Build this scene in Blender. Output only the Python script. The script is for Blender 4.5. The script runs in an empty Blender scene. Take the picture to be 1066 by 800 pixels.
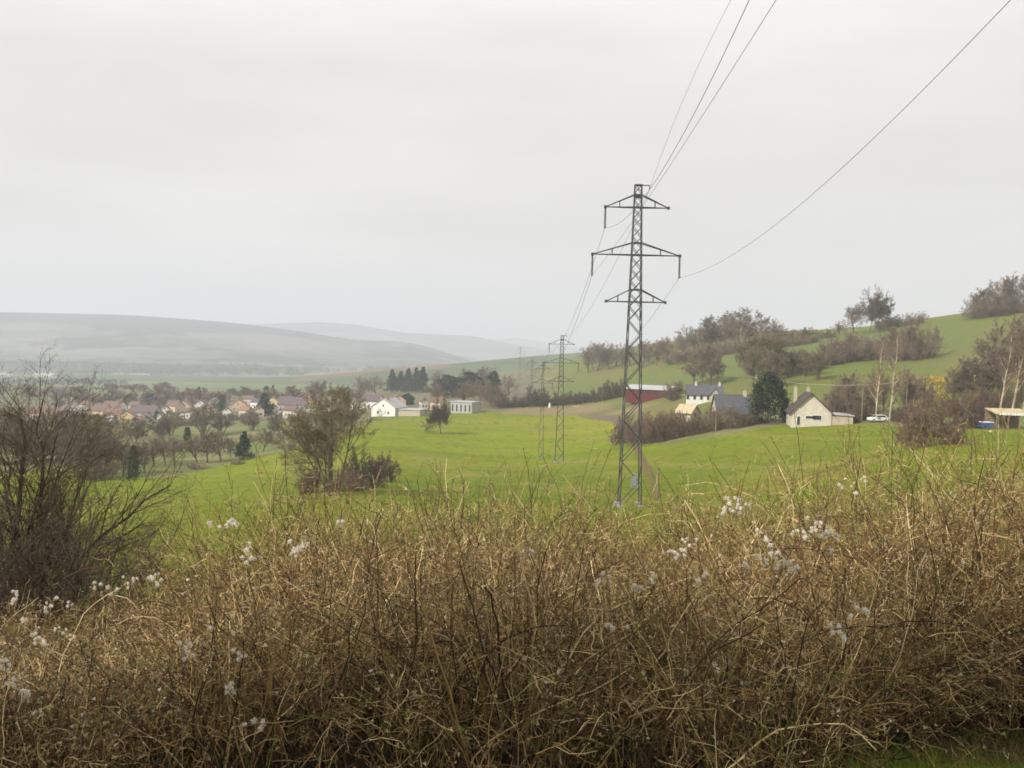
import bpy, math
import numpy as np
from mathutils import Matrix, Vector

rng = np.random.default_rng(11)
SC = bpy.context.scene
COL = SC.collection

# ------------------------------------------------------------------ camera
F = 1000.0                       # focal length in photo pixels (photo 1066 x 800)
PITCH = math.atan(40 / F)        # looking slightly down
ROLL = math.radians(1.35)
FWD = np.array([0, math.cos(PITCH), -math.sin(PITCH)])
UP0 = np.array([0, math.sin(PITCH), math.cos(PITCH)])
RT0 = np.array([1.0, 0, 0])
RT = RT0 * math.cos(ROLL) + UP0 * math.sin(ROLL)
UP = UP0 * math.cos(ROLL) - RT0 * math.sin(ROLL)
cam_d = bpy.data.cameras.new("camera")
cam = bpy.data.objects.new("camera", cam_d)
COL.objects.link(cam)
cam_d.sensor_width = 36.0
cam_d.lens = 36.0 * F / 1066.0
cam_d.clip_start = 0.05
cam_d.clip_end = 60000
m = Matrix.Identity(4)
for i in range(3):
    m[i][0], m[i][1], m[i][2] = RT[i], UP[i], -FWD[i]
cam.matrix_world = m
SC.camera = cam

# ------------------------------------------------------------------ light and sky
SUN_EL, SUN_AZ = 37.0, -128.0     # azimuth from +Y towards +X: the sun stands left, a little behind
ce = math.cos(math.radians(SUN_EL))
SUN = Vector((ce * math.sin(math.radians(SUN_AZ)), ce * math.cos(math.radians(SUN_AZ)), math.sin(math.radians(SUN_EL))))
sd = bpy.data.lights.new("sun", 'SUN')
sd.energy = 5.0
sd.angle = math.radians(1.5)
sd.color = (1.0, 0.95, 0.86)
so = bpy.data.objects.new("sun", sd)
so.rotation_euler = SUN.to_track_quat('Z', 'Y').to_euler()
COL.objects.link(so)

W = bpy.data.worlds.new("World")
SC.world = W
W.use_nodes = True
nt = W.node_tree
nt.nodes.clear()
N = nt.nodes.new
out = N("ShaderNodeOutputWorld")
sky = N("ShaderNodeTexSky")
sky.sky_type = 'NISHITA'
sky.sun_disc = False
sky.sun_elevation = math.radians(SUN_EL)
sky.sun_rotation = math.radians(SUN_AZ)
sky.dust_density = 3.0
bg1 = N("ShaderNodeBackground"); bg1.inputs[1].default_value = 0.08
nt.links.new(sky.outputs[0], bg1.inputs[0])
tc = N("ShaderNodeTexCoord")
mp = N("ShaderNodeMapping"); mp.inputs['Scale'].default_value = (1.2, 1.2, 5.0)
nz = N("ShaderNodeTexNoise"); nz.inputs['Scale'].default_value = 1.6; nz.inputs['Detail'].default_value = 5; nz.inputs['Roughness'].default_value = 0.5
nt.links.new(tc.outputs['Generated'], mp.inputs[0]); nt.links.new(mp.outputs[0], nz.inputs['Vector'])
cr = N("ShaderNodeValToRGB")
cr.color_ramp.elements[0].position = 0.3; cr.color_ramp.elements[0].color = (0.74, 0.712, 0.70, 1)
cr.color_ramp.elements[1].position = 0.72; cr.color_ramp.elements[1].color = (0.93, 0.90, 0.88, 1)
nt.links.new(nz.outputs[0], cr.inputs[0])
# brighter cloud towards the zenith
sx = N("ShaderNodeSeparateXYZ"); nt.links.new(tc.outputs['Generated'], sx.inputs[0])
mr = N("ShaderNodeMapRange"); mr.inputs['From Min'].default_value = 0.12; mr.inputs['From Max'].default_value = 0.42
mr.inputs['To Min'].default_value = 0.97; mr.inputs['To Max'].default_value = 1.24
nt.links.new(sx.outputs[2], mr.inputs[0])
bg2 = N("ShaderNodeBackground")
nt.links.new(cr.outputs[0], bg2.inputs[0]); nt.links.new(mr.outputs[0], bg2.inputs[1])
mx = N("ShaderNodeMixShader"); mx.inputs[0].default_value = 0.96   # thin high overcast in front of the blue
nt.links.new(bg1.outputs[0], mx.inputs[1]); nt.links.new(bg2.outputs[0], mx.inputs[2])
nt.links.new(mx.outputs[0], out.inputs[0])

SC.view_settings.view_transform = 'Standard'
SC.view_settings.look = 'None'
SC.view_settings.exposure = 0.0
SC.view_settings.gamma = 1.0
SC.view_settings.use_curve_mapping = False
SC.render.engine = 'CYCLES'
cy = SC.cycles
cy.max_bounces = 6; cy.diffuse_bounces = 3; cy.glossy_bounces = 2; cy.transmission_bounces = 2
cy.volume_bounces = 1; cy.transparent_max_bounces = 6
cy.use_denoising = True
cy.filter_width = 1.7
HAZE_DENSITY = 0.00027

# ------------------------------------------------------------------ helpers: pixels, meshes, materials
def ray(px, py):
    return FWD + RT * ((px - 533.0) / F) + UP * ((400.0 - py) / F)

def P(px, py, Y):
    d = ray(px, py)
    return d * (Y / d[1])

def to_px(p):
    p = np.asarray(p, float)
    z = p @ FWD
    return 533 + F * (p @ RT) / z, 400 - F * (p @ UP) / z

def hash_noise(x, y, s, seed=0):
    """smooth value noise in world metres"""
    x = np.asarray(x) / s; y = np.asarray(y) / s
    xi = np.floor(x).astype(np.int64); yi = np.floor(y).astype(np.int64)
    fx = x - xi; fy = y - yi
    fx = fx * fx * (3 - 2 * fx); fy = fy * fy * (3 - 2 * fy)
    def h(a, b):
        n = (a * 374761393 + b * 668265263 + seed * 1442695041) & 0xFFFFFFFF
        n = ((n ^ (n >> 13)) * 1274126177) & 0xFFFFFFFF
        return ((n ^ (n >> 16)) & 0xFFFF) / 65535.0
    return (h(xi, yi) * (1 - fx) + h(xi + 1, yi) * fx) * (1 - fy) + (h(xi, yi + 1) * (1 - fx) + h(xi + 1, yi + 1) * fx) * fy

class MB:
    """collects tubes, boxes and leaf faces; build() links them as one mesh object"""
    def __init__(s):
        s.v = []; s.f = []; s.c = []; s.mi = []; s.n = 0
    def add(s, verts, faces, col=(1, 1, 1), mi=0):
        verts = np.asarray(verts, float).reshape(-1, 3)
        s.v.append(verts)
        faces = np.asarray(faces, np.int64)
        s.f.append(faces + s.n)
        c = np.asarray(col, float)
        if c.ndim == 1:
            c = np.tile(c[:3], (len(verts), 1))
        s.c.append(c[:, :3])
        s.mi.append(np.full(len(faces), mi, np.int32))
        s.n += len(verts)
    def tubes(s, Pt, R, S=3, col=(1, 1, 1), mi=0):
        Pt = np.asarray(Pt, float); R = np.asarray(R, float)
        if Pt.ndim == 2:
            Pt = Pt[None]; R = R[None]
        n, K, _ = Pt.shape
        if n == 0:
            return
        R = np.broadcast_to(R, (n, K))
        T = np.gradient(Pt, axis=1)
        T /= np.linalg.norm(T, axis=2, keepdims=True) + 1e-12
        mean = T.mean(1)
        ref = np.where((np.abs(mean[:, 2]) > 0.8)[:, None], np.array([[1.0, 0.13, 0]]), np.array([[0.07, 0.1, 1.0]]))[:, None, :]
        A = np.cross(T, np.broadcast_to(ref, T.shape)); A /= np.linalg.norm(A, axis=2, keepdims=True) + 1e-12
        B = np.cross(T, A)
        a = np.arange(S) * 2 * math.pi / S
        V = Pt[:, :, None, :] + R[:, :, None, None] * (np.cos(a)[None, None, :, None] * A[:, :, None, :] + np.sin(a)[None, None, :, None] * B[:, :, None, :])
        idx = np.arange(n * K * S).reshape(n, K, S)
        a0 = idx[:, :-1, :]; b0 = np.roll(idx, -1, 2)[:, :-1, :]
        a1 = idx[:, 1:, :]; b1 = np.roll(idx, -1, 2)[:, 1:, :]
        fs = np.stack([a0, b0, b1, a1], -1).reshape(-1, 4)
        c = np.asarray(col, float)
        if c.ndim == 2:
            c = np.repeat(c, K * S, axis=0)
        s.add(V.reshape(-1, 3), fs, c, mi)
    def bar(s, a, b, r, S=4, col=(1, 1, 1), mi=0):
        s.tubes(np.array([a, b]), np.array([r, r]), S, col, mi)
    def box(s, lo, hi, col=(1, 1, 1), mi=0):
        x0, y0, z0 = lo; x1, y1, z1 = hi
        v = [(x0, y0, z0), (x1, y0, z0), (x1, y1, z0), (x0, y1, z0), (x0, y0, z1), (x1, y0, z1), (x1, y1, z1), (x0, y1, z1)]
        f = [(0, 3, 2, 1), (4, 5, 6, 7), (0, 1, 5, 4), (1, 2, 6, 5), (2, 3, 7, 6), (3, 0, 4, 7)]
        s.add(v, f, col, mi)
    def leaves(s, C, size, col=(1, 1, 1), mi=0, flat=None):
        """one small random triangle at each centre"""
        C = np.asarray(C, float); n = len(C)
        size = np.broadcast_to(np.asarray(size, float), (n,))
        a = rng.normal(size=(n, 3)); a /= np.linalg.norm(a, axis=1, keepdims=True)
        b = np.cross(a, rng.normal(size=(n, 3))); b /= np.linalg.norm(b, axis=1, keepdims=True)
        k = size[:, None]
        V = np.stack([C + a * k, C - a * k * 0.5 + b * k * 0.6, C - a * k * 0.5 - b * k * 0.6], 1)
        c = np.asarray(col, float)
        if c.ndim == 2:
            c = np.repeat(c, 3, axis=0)
        s.add(V.reshape(-1, 3), np.arange(3 * n).reshape(n, 3), c, mi)
    def mesh(s, name, mats, smooth=False):
        me = bpy.data.meshes.new(name)
        V = np.concatenate(s.v)
        me.vertices.add(len(V)); me.vertices.foreach_set("co", V.astype(np.float32).ravel())
        loops = np.concatenate([f.ravel() for f in s.f]).astype(np.int32)
        tot = np.concatenate([np.full(len(f), f.shape[1], np.int32) for f in s.f])
        st = np.concatenate([[0], np.cumsum(tot)[:-1]]).astype(np.int32)
        me.loops.add(len(loops)); me.loops.foreach_set("vertex_index", loops)
        me.polygons.add(len(tot)); me.polygons.foreach_set("loop_start", st)
        me.polygons.foreach_set("material_index", np.concatenate(s.mi))
        me.polygons.foreach_set("use_smooth", np.full(len(tot), smooth))
        me.update(calc_edges=True)
        at = me.color_attributes.new("Col", 'FLOAT_COLOR', 'POINT')
        C = np.concatenate(s.c); C = np.concatenate([C, np.ones((len(C), 1))], 1)
        at.data.foreach_set("color", C.astype(np.float32).ravel())
        for mt in (mats if isinstance(mats, (list, tuple)) else [mats]):
            me.materials.append(mt)
        return me
    def build(s, name, mats, parent=None, loc=None, smooth=False):
        o = bpy.data.objects.new(name, s.mesh(name, mats, smooth))
        COL.objects.link(o)
        if parent: o.parent = parent
        if loc is not None: o.location = loc
        return o

def tag(o, label, cat, group=None, kind=None):
    o["label"] = label; o["category"] = cat
    if group: o["group"] = group
    if kind: o["kind"] = kind
    return o

def struct(o):
    o["kind"] = "structure"
    return o

def empty(name, loc, rz=0.0):
    o = bpy.data.objects.new(name, None)
    COL.objects.link(o)
    o.location = loc; o.rotation_euler = (0, 0, rz); o.empty_display_size = 0.1
    return o

def copy_tree(o, parent=None):
    c = o.copy(); COL.objects.link(c); c.parent = parent
    for ch in list(o.children):
        copy_tree(ch, c)
    return c

MATS = {}
def mat(name, col=None, rough=0.85, var=0.25, scale=3.0, attr=False, rand=0.0, spec=0.2, metal=0.0, bump=0.0, coord='Object', col2=None):
    if name in MATS: return MATS[name]
    mt = bpy.data.materials.new(name); mt.use_nodes = True
    t = mt.node_tree; b = t.nodes["Principled BSDF"]
    b.inputs["Roughness"].default_value = rough
    b.inputs["Specular IOR Level"].default_value = spec
    b.inputs["Metallic"].default_value = metal
    co = t.nodes.new("ShaderNodeTexCoord")
    n = t.nodes.new("ShaderNodeTexNoise"); n.inputs["Scale"].default_value = scale; n.inputs["Detail"].default_value = 6
    t.links.new(co.outputs[coord], n.inputs["Vector"])
    r = t.nodes.new("ShaderNodeMapRange"); r.inputs["From Min"].default_value = 0.3; r.inputs["From Max"].default_value = 0.7
    r.inputs["To Min"].default_value = 1 - var; r.inputs["To Max"].default_value = 1 + var
    t.links.new(n.outputs[0], r.inputs[0])
    fac = r.outputs[0]
    if rand:
        oi = t.nodes.new("ShaderNodeObjectInfo")
        r2 = t.nodes.new("ShaderNodeMapRange"); r2.inputs["To Min"].default_value = 1 - rand; r2.inputs["To Max"].default_value = 1 + rand
        t.links.new(oi.outputs["Random"], r2.inputs[0])
        mm = t.nodes.new("ShaderNodeMath"); mm.operation = 'MULTIPLY'
        t.links.new(fac, mm.inputs[0]); t.links.new(r2.outputs[0], mm.inputs[1]); fac = mm.outputs[0]
    vm = t.nodes.new("ShaderNodeVectorMath"); vm.operation = 'SCALE'
    if attr:
        a = t.nodes.new("ShaderNodeAttribute"); a.attribute_name = "Col"
        t.links.new(a.outputs["Color"], vm.inputs[0])
    elif col2:
        n2 = t.nodes.new("ShaderNodeTexNoise"); n2.inputs["Scale"].default_value = scale * 0.37; n2.inputs["Detail"].default_value = 4
        t.links.new(co.outputs[coord], n2.inputs["Vector"])
        rp = t.nodes.new("ShaderNodeValToRGB")
        rp.color_ramp.elements[0].position = 0.4; rp.color_ramp.elements[0].color = (*col, 1)
        rp.color_ramp.elements[1].position = 0.62; rp.color_ramp.elements[1].color = (*col2, 1)
        t.links.new(n2.outputs[0], rp.inputs[0]); t.links.new(rp.outputs[0], vm.inputs[0])
    else:
        vm.inputs[0].default_value = col
    t.links.new(fac, vm.inputs["Scale"])
    t.links.new(vm.outputs[0], b.inputs["Base Color"])
    if bump:
        bp = t.nodes.new("ShaderNodeBump"); bp.inputs["Strength"].default_value = bump; bp.inputs["Distance"].default_value = 0.1
        t.links.new(n.outputs[0], bp.inputs["Height"]); t.links.new(bp.outputs[0], b.inputs["Normal"])
    MATS[name] = mt
    return mt

# ------------------------------------------------------------------ terrain: heights through surveyed points
CTRL = {
    -120: [(600, 45), (560, 70), (520, 130), (488, 230), (455, 400), (430, 620), (406, 1100), (393, 2000), (386, 3000)],
    60:   [(590, 45), (560, 75), (525, 130), (490, 220), (460, 360), (436, 580), (410, 950), (393.5, 2000), (385, 3000)],
    170:  [(585, 50), (553, 80), (520, 135), (495, 205), (470, 310), (448, 450), (428, 620), (412, 850), (394.5, 2000), (385, 3000)],
    250:  [(575, 50), (545, 80), (512, 135), (479, 260), (455, 380), (436, 520), (420, 720), (409, 900), (394, 2000), (384, 3000)],
    345:  [(565, 50), (540, 80), (516, 115), (485, 190), (460, 270), (440, 380), (425, 560), (413, 780), (395, 2000), (383, 3000)],
    440:  [(560, 50), (535, 82), (505, 140), (475, 225), (450, 315), (434, 400), (422, 520), (412, 720), (394, 2000), (382, 3000)],
    540:  [(560, 50), (532, 85), (503, 145), (480, 225), (455, 305), (434, 385), (421, 460), (409, 590), (398, 750), (388, 950), (388, 2000), (380, 3000)],
    640:  [(560, 50), (532, 88), (502, 140), (472, 215), (445, 300), (428, 370), (410, 460), (395, 570), (380, 680), (366, 820), (372, 1400), (378, 3000)],
    760:  [(560, 50), (530, 85), (502, 120), (472, 170), (446, 215), (426, 262), (405, 330), (382, 420), (364, 520), (350, 640), (358, 1100), (376, 3000)],
    870:  [(555, 50), (528, 75), (500, 102), (466, 150), (443, 200), (425, 240), (402, 290), (376, 360), (357, 450), (346, 540), (354, 900), (376, 3000)],
    980:  [(552, 45), (528, 65), (500, 85), (466, 112), (446, 170), (428, 215), (395, 285), (362, 370), (335, 460), (345, 800), (376, 3000)],
    1066: [(550, 42), (525, 60), (495, 82), (468, 105), (447, 165), (428, 205), (388, 280), (352, 360), (323, 450), (335, 800), (376, 3000)],
    1200: [(545, 42), (515, 60), (485, 82), (460, 105), (440, 160), (405, 215), (350, 290), (310, 420), (320, 800), (376, 3000)],
}
def _tps_setup():
    pts, val = [], []
    for px, rows in CTRL.items():
        for py, Y in rows:
            p = P(px, py, Y); r = math.hypot(p[0], p[1])
            pts.append((math.atan2(p[0], p[1]), math.log(r))); val.append(p[2] / r)
    for th in np.linspace(-0.62, 0.62, 7):
        for r, z in ((1.5, -1.64), (2.6, -1.64), (3.8, -1.66), (5.0, -1.85), (7, -2.35), (9.5, -3.0), (13, -3.75), (22, -5.4), (12000, -72)):
            k = 1.0 if r > 6 and r < 100 else 0.0
            pts.append((th, math.log(r))); val.append((z + k * (th * 0.5) * (r / 13)) / r)
    A = np.array(pts) * np.array([3.2, 1.0]); v = np.array(val)
    n = len(A)
    d = np.linalg.norm(A[:, None] - A[None], axis=2)
    Kk = np.where(d > 0, d * d * np.log(d + 1e-12), 0) + np.eye(n) * 2e-3
    Pm = np.concatenate([np.ones((n, 1)), A], 1)
    M = np.block([[Kk, Pm], [Pm.T, np.zeros((3, 3))]])
    sol = np.linalg.solve(M, np.concatenate([v, np.zeros(3)]))
    return A, sol
TPS_A, TPS_S = _tps_setup()
def _slope(th, lr):
    q = np.stack([th * 3.2, lr], 1)
    o = np.empty(len(q))
    for i in range(0, len(q), 20000):
        c = q[i:i + 20000]
        d2 = ((c[:, None] - TPS_A[None]) ** 2).sum(2)
        k = 0.5 * d2 * np.log(d2 + 1e-12)
        o[i:i + 20000] = k @ TPS_S[:-3] + TPS_S[-3] + c @ TPS_S[-2:]
    return o
def ground(x, y):
    x = np.atleast_1d(np.asarray(x, float)); y = np.atleast_1d(np.asarray(y, float))
    r = np.maximum(np.hypot(x, y), 1.2); th = np.arctan2(x, y); lr = np.log(np.minimum(r, 12500))
    c = np.clip(th, -0.66, 0.66)
    s = _slope(c, lr)
    w = np.clip((np.abs(th) - 0.66) / (math.pi - 0.66), 0, 1); w = w * w * (3 - 2 * w)
    base = np.where(r < 30, -1.65 / r, -0.055 - 0 * r)
    s = s * (1 - w) + np.minimum(base, 0) * w
    z = s * r
    amp = np.clip((r - 60) / 200, 0, 1)
    return z + amp * (hash_noise(x, y, 45, 3) - 0.5) * 0.7
def gz(x, y):
    return float(ground(x, y)[0])
_RR = np.exp(np.linspace(math.log(2.5), math.log(4000), 900))
def hit(px, py, rmin=0.0):
    """where the line of sight through a pixel meets the ground (else the crest under it)"""
    d = ray(px, py); h = math.hypot(d[0], d[1])
    R = _RR[_RR > rmin]
    X = d[0] / h * R; Y = d[1] / h * R; Z = d[2] / h * R
    G = ground(X, Y)
    b = np.nonzero(Z < G)[0]
    if len(b) == 0 or b[0] == 0:
        near = R < 1500
        i = int(np.argmax(np.where(near, G / R, -9))) if len(b) == 0 else 0
        return np.array([X[i], Y[i], G[i]])
    i = b[0]; e0 = Z[i - 1] - G[i - 1]; e1 = Z[i] - G[i]; t = e0 / (e0 - e1)
    x = X[i - 1] + t * (X[i] - X[i - 1]); y = Y[i - 1] + t * (Y[i] - Y[i - 1])
    return np.array([x, y, gz(x, y)])
# ------------------------------------------------------------------ the ground sheet
def line_r(pix):
    """(px, py) along a boundary -> sorted angles and ground distances"""
    a = []
    for px, py in pix:
        p = hit(px, py); a.append((math.atan2(p[0], p[1]), math.hypot(p[0], p[1])))
    a.sort(); return np.array(a)
def build_ground():
    dense = np.linspace(-0.60, 0.60, 430)
    side = np.linspace(0.60, 2 * math.pi - 0.60, 90)[1:-1]
    th = np.concatenate([dense, side])
    rr = np.concatenate([[0.02, 0.8], np.exp(np.linspace(math.log(1.5), math.log(60), 90)), np.exp(np.linspace(math.log(60), math.log(1200), 190))[1:], np.exp(np.linspace(math.log(1200), math.log(12000), 40))[1:]])
    TH, R = np.meshgrid(th, rr, indexing='ij')
    X = np.sin(TH) * R; Y = np.cos(TH) * R
    Z = ground(X.ravel(), Y.ravel()).reshape(X.shape)
    Z = Z + np.where(R < 14, (hash_noise(X, Y, 0.5, 9) - 0.5) * 0.10 * np.clip(R - 3, 0, 1), 0)
    nt_, nr = TH.shape
    idx = np.arange(nt_ * nr).reshape(nt_, nr)
    nx = np.roll(idx, -1, 0)
    f = np.stack([idx[:, :-1], idx[:, 1:], nx[:, 1:], nx[:, :-1]], -1).reshape(-1, 4)
    f = f[:, ::-1]
    th_ = np.arctan2(X, Y); x = X.ravel(); y = Y.ravel(); r = R.ravel(); t = th_.ravel()
    n1 = hash_noise(x, y, 9, 1); n2 = hash_noise(x, y, 40, 2); n3 = hash_noise(x, y, 2.2, 4); n4 = hash_noise(x, y, 140, 5)
    far = line_r([(-300, 500), (-100, 500), (60, 490), (130, 497), (180, 497), (250, 479), (300, 468), (340, 456), (378, 440), (430, 432.5), (500, 429), (560, 432), (600, 432), (636, 438), (652, 464), (700, 462), (760, 452), (820, 442), (900, 441), (960, 445), (1066, 447), (1200, 442), (1350, 440)])
    vill = line_r([(-300, 440), (0, 440), (120, 440), (250, 443), (340, 436), (400, 430), (520, 427), (560, 424)])
    rb = np.interp(t, far[:, 0], far[:, 1]); rv = np.interp(t, vill[:, 0], vill[:, 1])
    def mixc(c, c2, w):
        w = np.clip(w, 0, 1)[:, None]; return c * (1 - w) + np.array(c2) * w
    c = np.tile(np.array([0.125, 0.15, 0.045]), (len(x), 1))                       # rough grass
    c = mixc(c, (0.20, 0.17, 0.085), (n1 - 0.45) * 3)                            # dead grass in it
    c = mixc(c, (0.13, 0.105, 0.07), (n2 - 0.55) * 3)
    # village plots
    v = np.clip((r - rv) / 60, 0, 1) * (t < 0.03) * (r < 1000)
    c = mixc(c, (0.14, 0.13, 0.085), v * 0.8)
    # valley bottom: pale arable strips
    vb = np.clip((r - 900) / 200, 0, 1)
    st = hash_noise(x * 0.35 + y * 0.2, y, 260, 6)
    vc = mixc(np.tile(np.array([0.125, 0.165, 0.075]), (len(x), 1)), (0.17, 0.165, 0.10), (st - 0.45) * 5)
    c = c * (1 - vb[:, None]) + vc * vb[:, None]
    # hillside pasture on the right
    hs = np.clip((r - rb - 40) / 30, 0, 1) * np.clip((t - 0.035) / 0.02, 0, 1) * (r < 1100)
    hc = mixc(np.tile(np.array([0.12, 0.145, 0.03]), (len(x), 1)), (0.155, 0.14, 0.05), (n2 - 0.5) * 2.2)
    hc = mixc(hc, (0.11, 0.14, 0.038), (n4 - 0.5) * 3)
    c = c * (1 - hs[:, None]) + hc * hs[:, None]
    # bare brown ground at the top of the meadow
    bp = np.array([hit(px, 427) for px in (548, 600, 655)])
    for q, s in zip(bp, (10, 16, 7)):
        d = np.hypot((x - q[0]) / 1.0, (y - q[1]) / 1.3) + (n1 - .5) * 18
        c = mixc(c, (0.21, 0.165, 0.085), (1.25 - d / s) * 1.4)
    # the meadow
    md = np.clip((rb + (n1 - .5) * 8 - r) / 4, 0, 1) * np.clip((r - 11) / 3, 0, 1) * (np.abs(t) < 1.4)
    mc = mixc(np.tile(np.array([0.168, 0.202, 0.006]), (len(x), 1)), (0.24, 0.24, 0.022), (n2 - 0.4) * 2)
    mc = mixc(mc, (0.09, 0.128, 0.006), (n4 - 0.45) * 2.5)
    mc = mixc(mc, (0.19, 0.18, 0.03), (n1 - 0.6) * 2.6)
    band = hash_noise(x * 0.25 + y * 0.9, y * 0.18 - x * 0.06, 5.5, 15); mc = mixc(mc, (0.12, 0.155, 0.008), (band - .55) * 2.0)     # mown and grazed bands
    tr_ = np.abs(np.sin((x * 0.9 + y * 0.28) / 9.0)); mc = mixc(mc, (0.20, 0.19, 0.04), np.clip((tr_ - 0.965) * 22, 0, .5) * (n2 > .35))   # faint wheel tracks
    spots = hash_noise(x, y, 1.3, 17); mc = mixc(mc, (0.085, 0.125, 0.008), np.clip((spots - .74) * 5, 0, .8))                       # darker tussocks
    c = c * (1 - md[:, None]) + mc * md[:, None]
    # litter under the brambles, short turf on the verge
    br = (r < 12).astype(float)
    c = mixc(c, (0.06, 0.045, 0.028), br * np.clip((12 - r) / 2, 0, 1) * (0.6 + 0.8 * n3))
    vg = np.clip((4.75 + (n3 - .5) * 0.5 - r) / 0.2, 0, 1) * np.clip((x - 0.9) / .4, 0, 1) + np.clip((2.6 - r) / .2, 0, 1); vg = np.clip(vg, 0, 1)
    c = mixc(c, (0.15, 0.21, 0.02), vg)
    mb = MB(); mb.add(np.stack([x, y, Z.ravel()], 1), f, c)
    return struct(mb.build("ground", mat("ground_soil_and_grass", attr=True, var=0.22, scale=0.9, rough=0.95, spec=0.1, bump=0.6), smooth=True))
build_ground()

# ------------------------------------------------------------------ far hills
def hill(name, crest, Dc, Df, Db, kind, seed):
    cp = np.array(crest, float)
    pxs = np.linspace(cp[0, 0], cp[-1, 0], 260); pys = np.interp(pxs, cp[:, 0], cp[:, 1])
    k = np.hanning(15); k /= k.sum()
    pys = np.convolve(np.pad(pys, 7, mode='edge'), k, mode='valid')
    Y = np.concatenate([np.linspace(Df, Dc, 46), np.linspace(Dc, Db, 14)[1:]])
    V = np.zeros((len(pxs), len(Y), 3))
    for i, (px, py) in enumerate(zip(pxs, pys)):
        p = P(px, py, Dc); ux = p[0] / Dc
        s = np.clip((Y - Df) / (Dc - Df), 0, 1); s = s * s * (3 - 2 * s) * 0.5 + s * 0.5
        b = np.clip((Y - Dc) / (Db - Dc), 0, 1)
        e = np.clip(min(i, len(pxs) - 1 - i) / 14, 0, 1)
        z = np.where(Y <= Dc, -82 + (p[2] + 82) * s, p[2] - (p[2] + 82) * b ** 1.5)
        V[i, :, 0] = ux * Y; V[i, :, 1] = Y; V[i, :, 2] = z
    bump = (hash_noise(V[..., 0], V[..., 1], Dc * 0.07, seed) - .5) * Dc * 0.008
    wt = np.sin(np.clip((Y - Df) / (Dc - Df), 0, 1) * math.pi)[None]
    V[..., 2] += bump * wt
    n, K = V.shape[:2]
    idx = np.arange(n * K).reshape(n, K)
    f = np.stack([idx[:-1, :-1], idx[1:, :-1], idx[1:, 1:], idx[:-1, 1:]], -1).reshape(-1, 4)
    x = V[..., 0].ravel(); y = V[..., 1].ravel(); s = np.tile(np.clip((Y - Df) / (Dc - Df), 0, 1), n)
    a = .6 * hash_noise(x * 0.6, y, Dc * 0.05, seed + 1) + .4 * hash_noise(x, y * 1.5, Dc * 0.016, seed + 5); b = .7 * hash_noise(x * 0.45 + y * .15, y, Dc * 0.032, seed + 2) + .3 * hash_noise(x, y, Dc * .014, seed + 6)
    c = np.tile(np.array([0.095, 0.125, 0.07]), (len(x), 1))
    if kind == 'wooded':
        c = np.tile(np.array([0.088, 0.103, 0.075]), (len(x), 1))
        c = np.where((b > 0.56)[:, None], np.array([[0.15, 0.145, 0.115]]), c)
        c = np.where((b < 0.3)[:, None], np.array([[0.06, 0.072, 0.055]]), c)
        wood = (s + (a - .5) * 0.8 > 0.62) | ((a > 0.57) & (s < 0.55))
        c = np.where(wood[:, None], np.array([[0.03, 0.032, 0.038]]), c)  # dark bluish woods, with distance haze put into their colour
    else:
        c = np.where((s > 0.86)[:, None], np.where(((x < -90) & (x > -330))[:, None], np.array([[0.17, 0.13, 0.10]]), c), c)
        c = np.where(((b > 0.55) & (s < 0.8))[:, None], np.array([[0.11, 0.12, 0.08]]), c)
        c = np.where(((b < 0.33) & (s < 0.8))[:, None], np.array([[0.08, 0.10, 0.06]]), c)
    mb = MB(); mb.add(V.reshape(-1, 3), f, c)
    return struct(mb.build(name, mat("hill_fields", attr=True, var=0.2, scale=0.02, rough=1, spec=0), smooth=True)), V
hill("hills", [(-260, 322), (0, 325), (130, 328), (190, 332), (250, 337), (290, 342), (330, 348), (370, 354.5), (411, 355), (442, 360), (469, 369), (520, 384)], 4700, 3000, 7000, 'wooded', 20)
hill("hills", [(170, 350), (262, 338), (330, 335.5), (370, 338), (422, 347), (494, 350), (514, 355), (560, 363), (640, 378)], 7500, 5600, 9000, 'wooded', 30)
hill("hills", [(400, 362), (470, 355), (541, 352), (570, 357), (640, 372)], 10500, 8500, 11500, 'wooded', 40)
SPUR, SPV = hill("hills", [(60, 407), (200, 402), (300, 396), (400, 384), (480, 378), (560, 370.5), (640, 365), (740, 366)], 1450, 980, 2100, 'fields', 50)
def spur_point(px, s):
    i = int(np.argmin(np.abs(to_px(SPV[:, 30])[0] - px)))
    j = s * 45; j0 = int(j); t = j - j0
    return SPV[i, j0] * (1 - t) + SPV[i, min(j0 + 1, 45)] * t
def farm_track(pts):
    q = np.array([spur_point(px, s) for px, s in pts]); q[:, 2] += 0.5
    mb = MB(); w = 2.6
    v = np.concatenate([q + [0, -w, -0.15], q + [0, w, 0.15]]); n = len(q)
    mb.add(v, [(i, i + 1, n + i + 1, n + i) for i in range(n - 1)])
    return struct(mb.build("path", mat("pale_track", (0.42, 0.37, 0.29), scale=0.05)))
farm_track([(228, 0.30), (240, 0.42), (255, 0.55), (270, 0.66), (286, 0.76)])
farm_track([(310, 0.72), (318, 0.78), (326, 0.84), (334, 0.9), (342, 0.95)])

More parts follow.
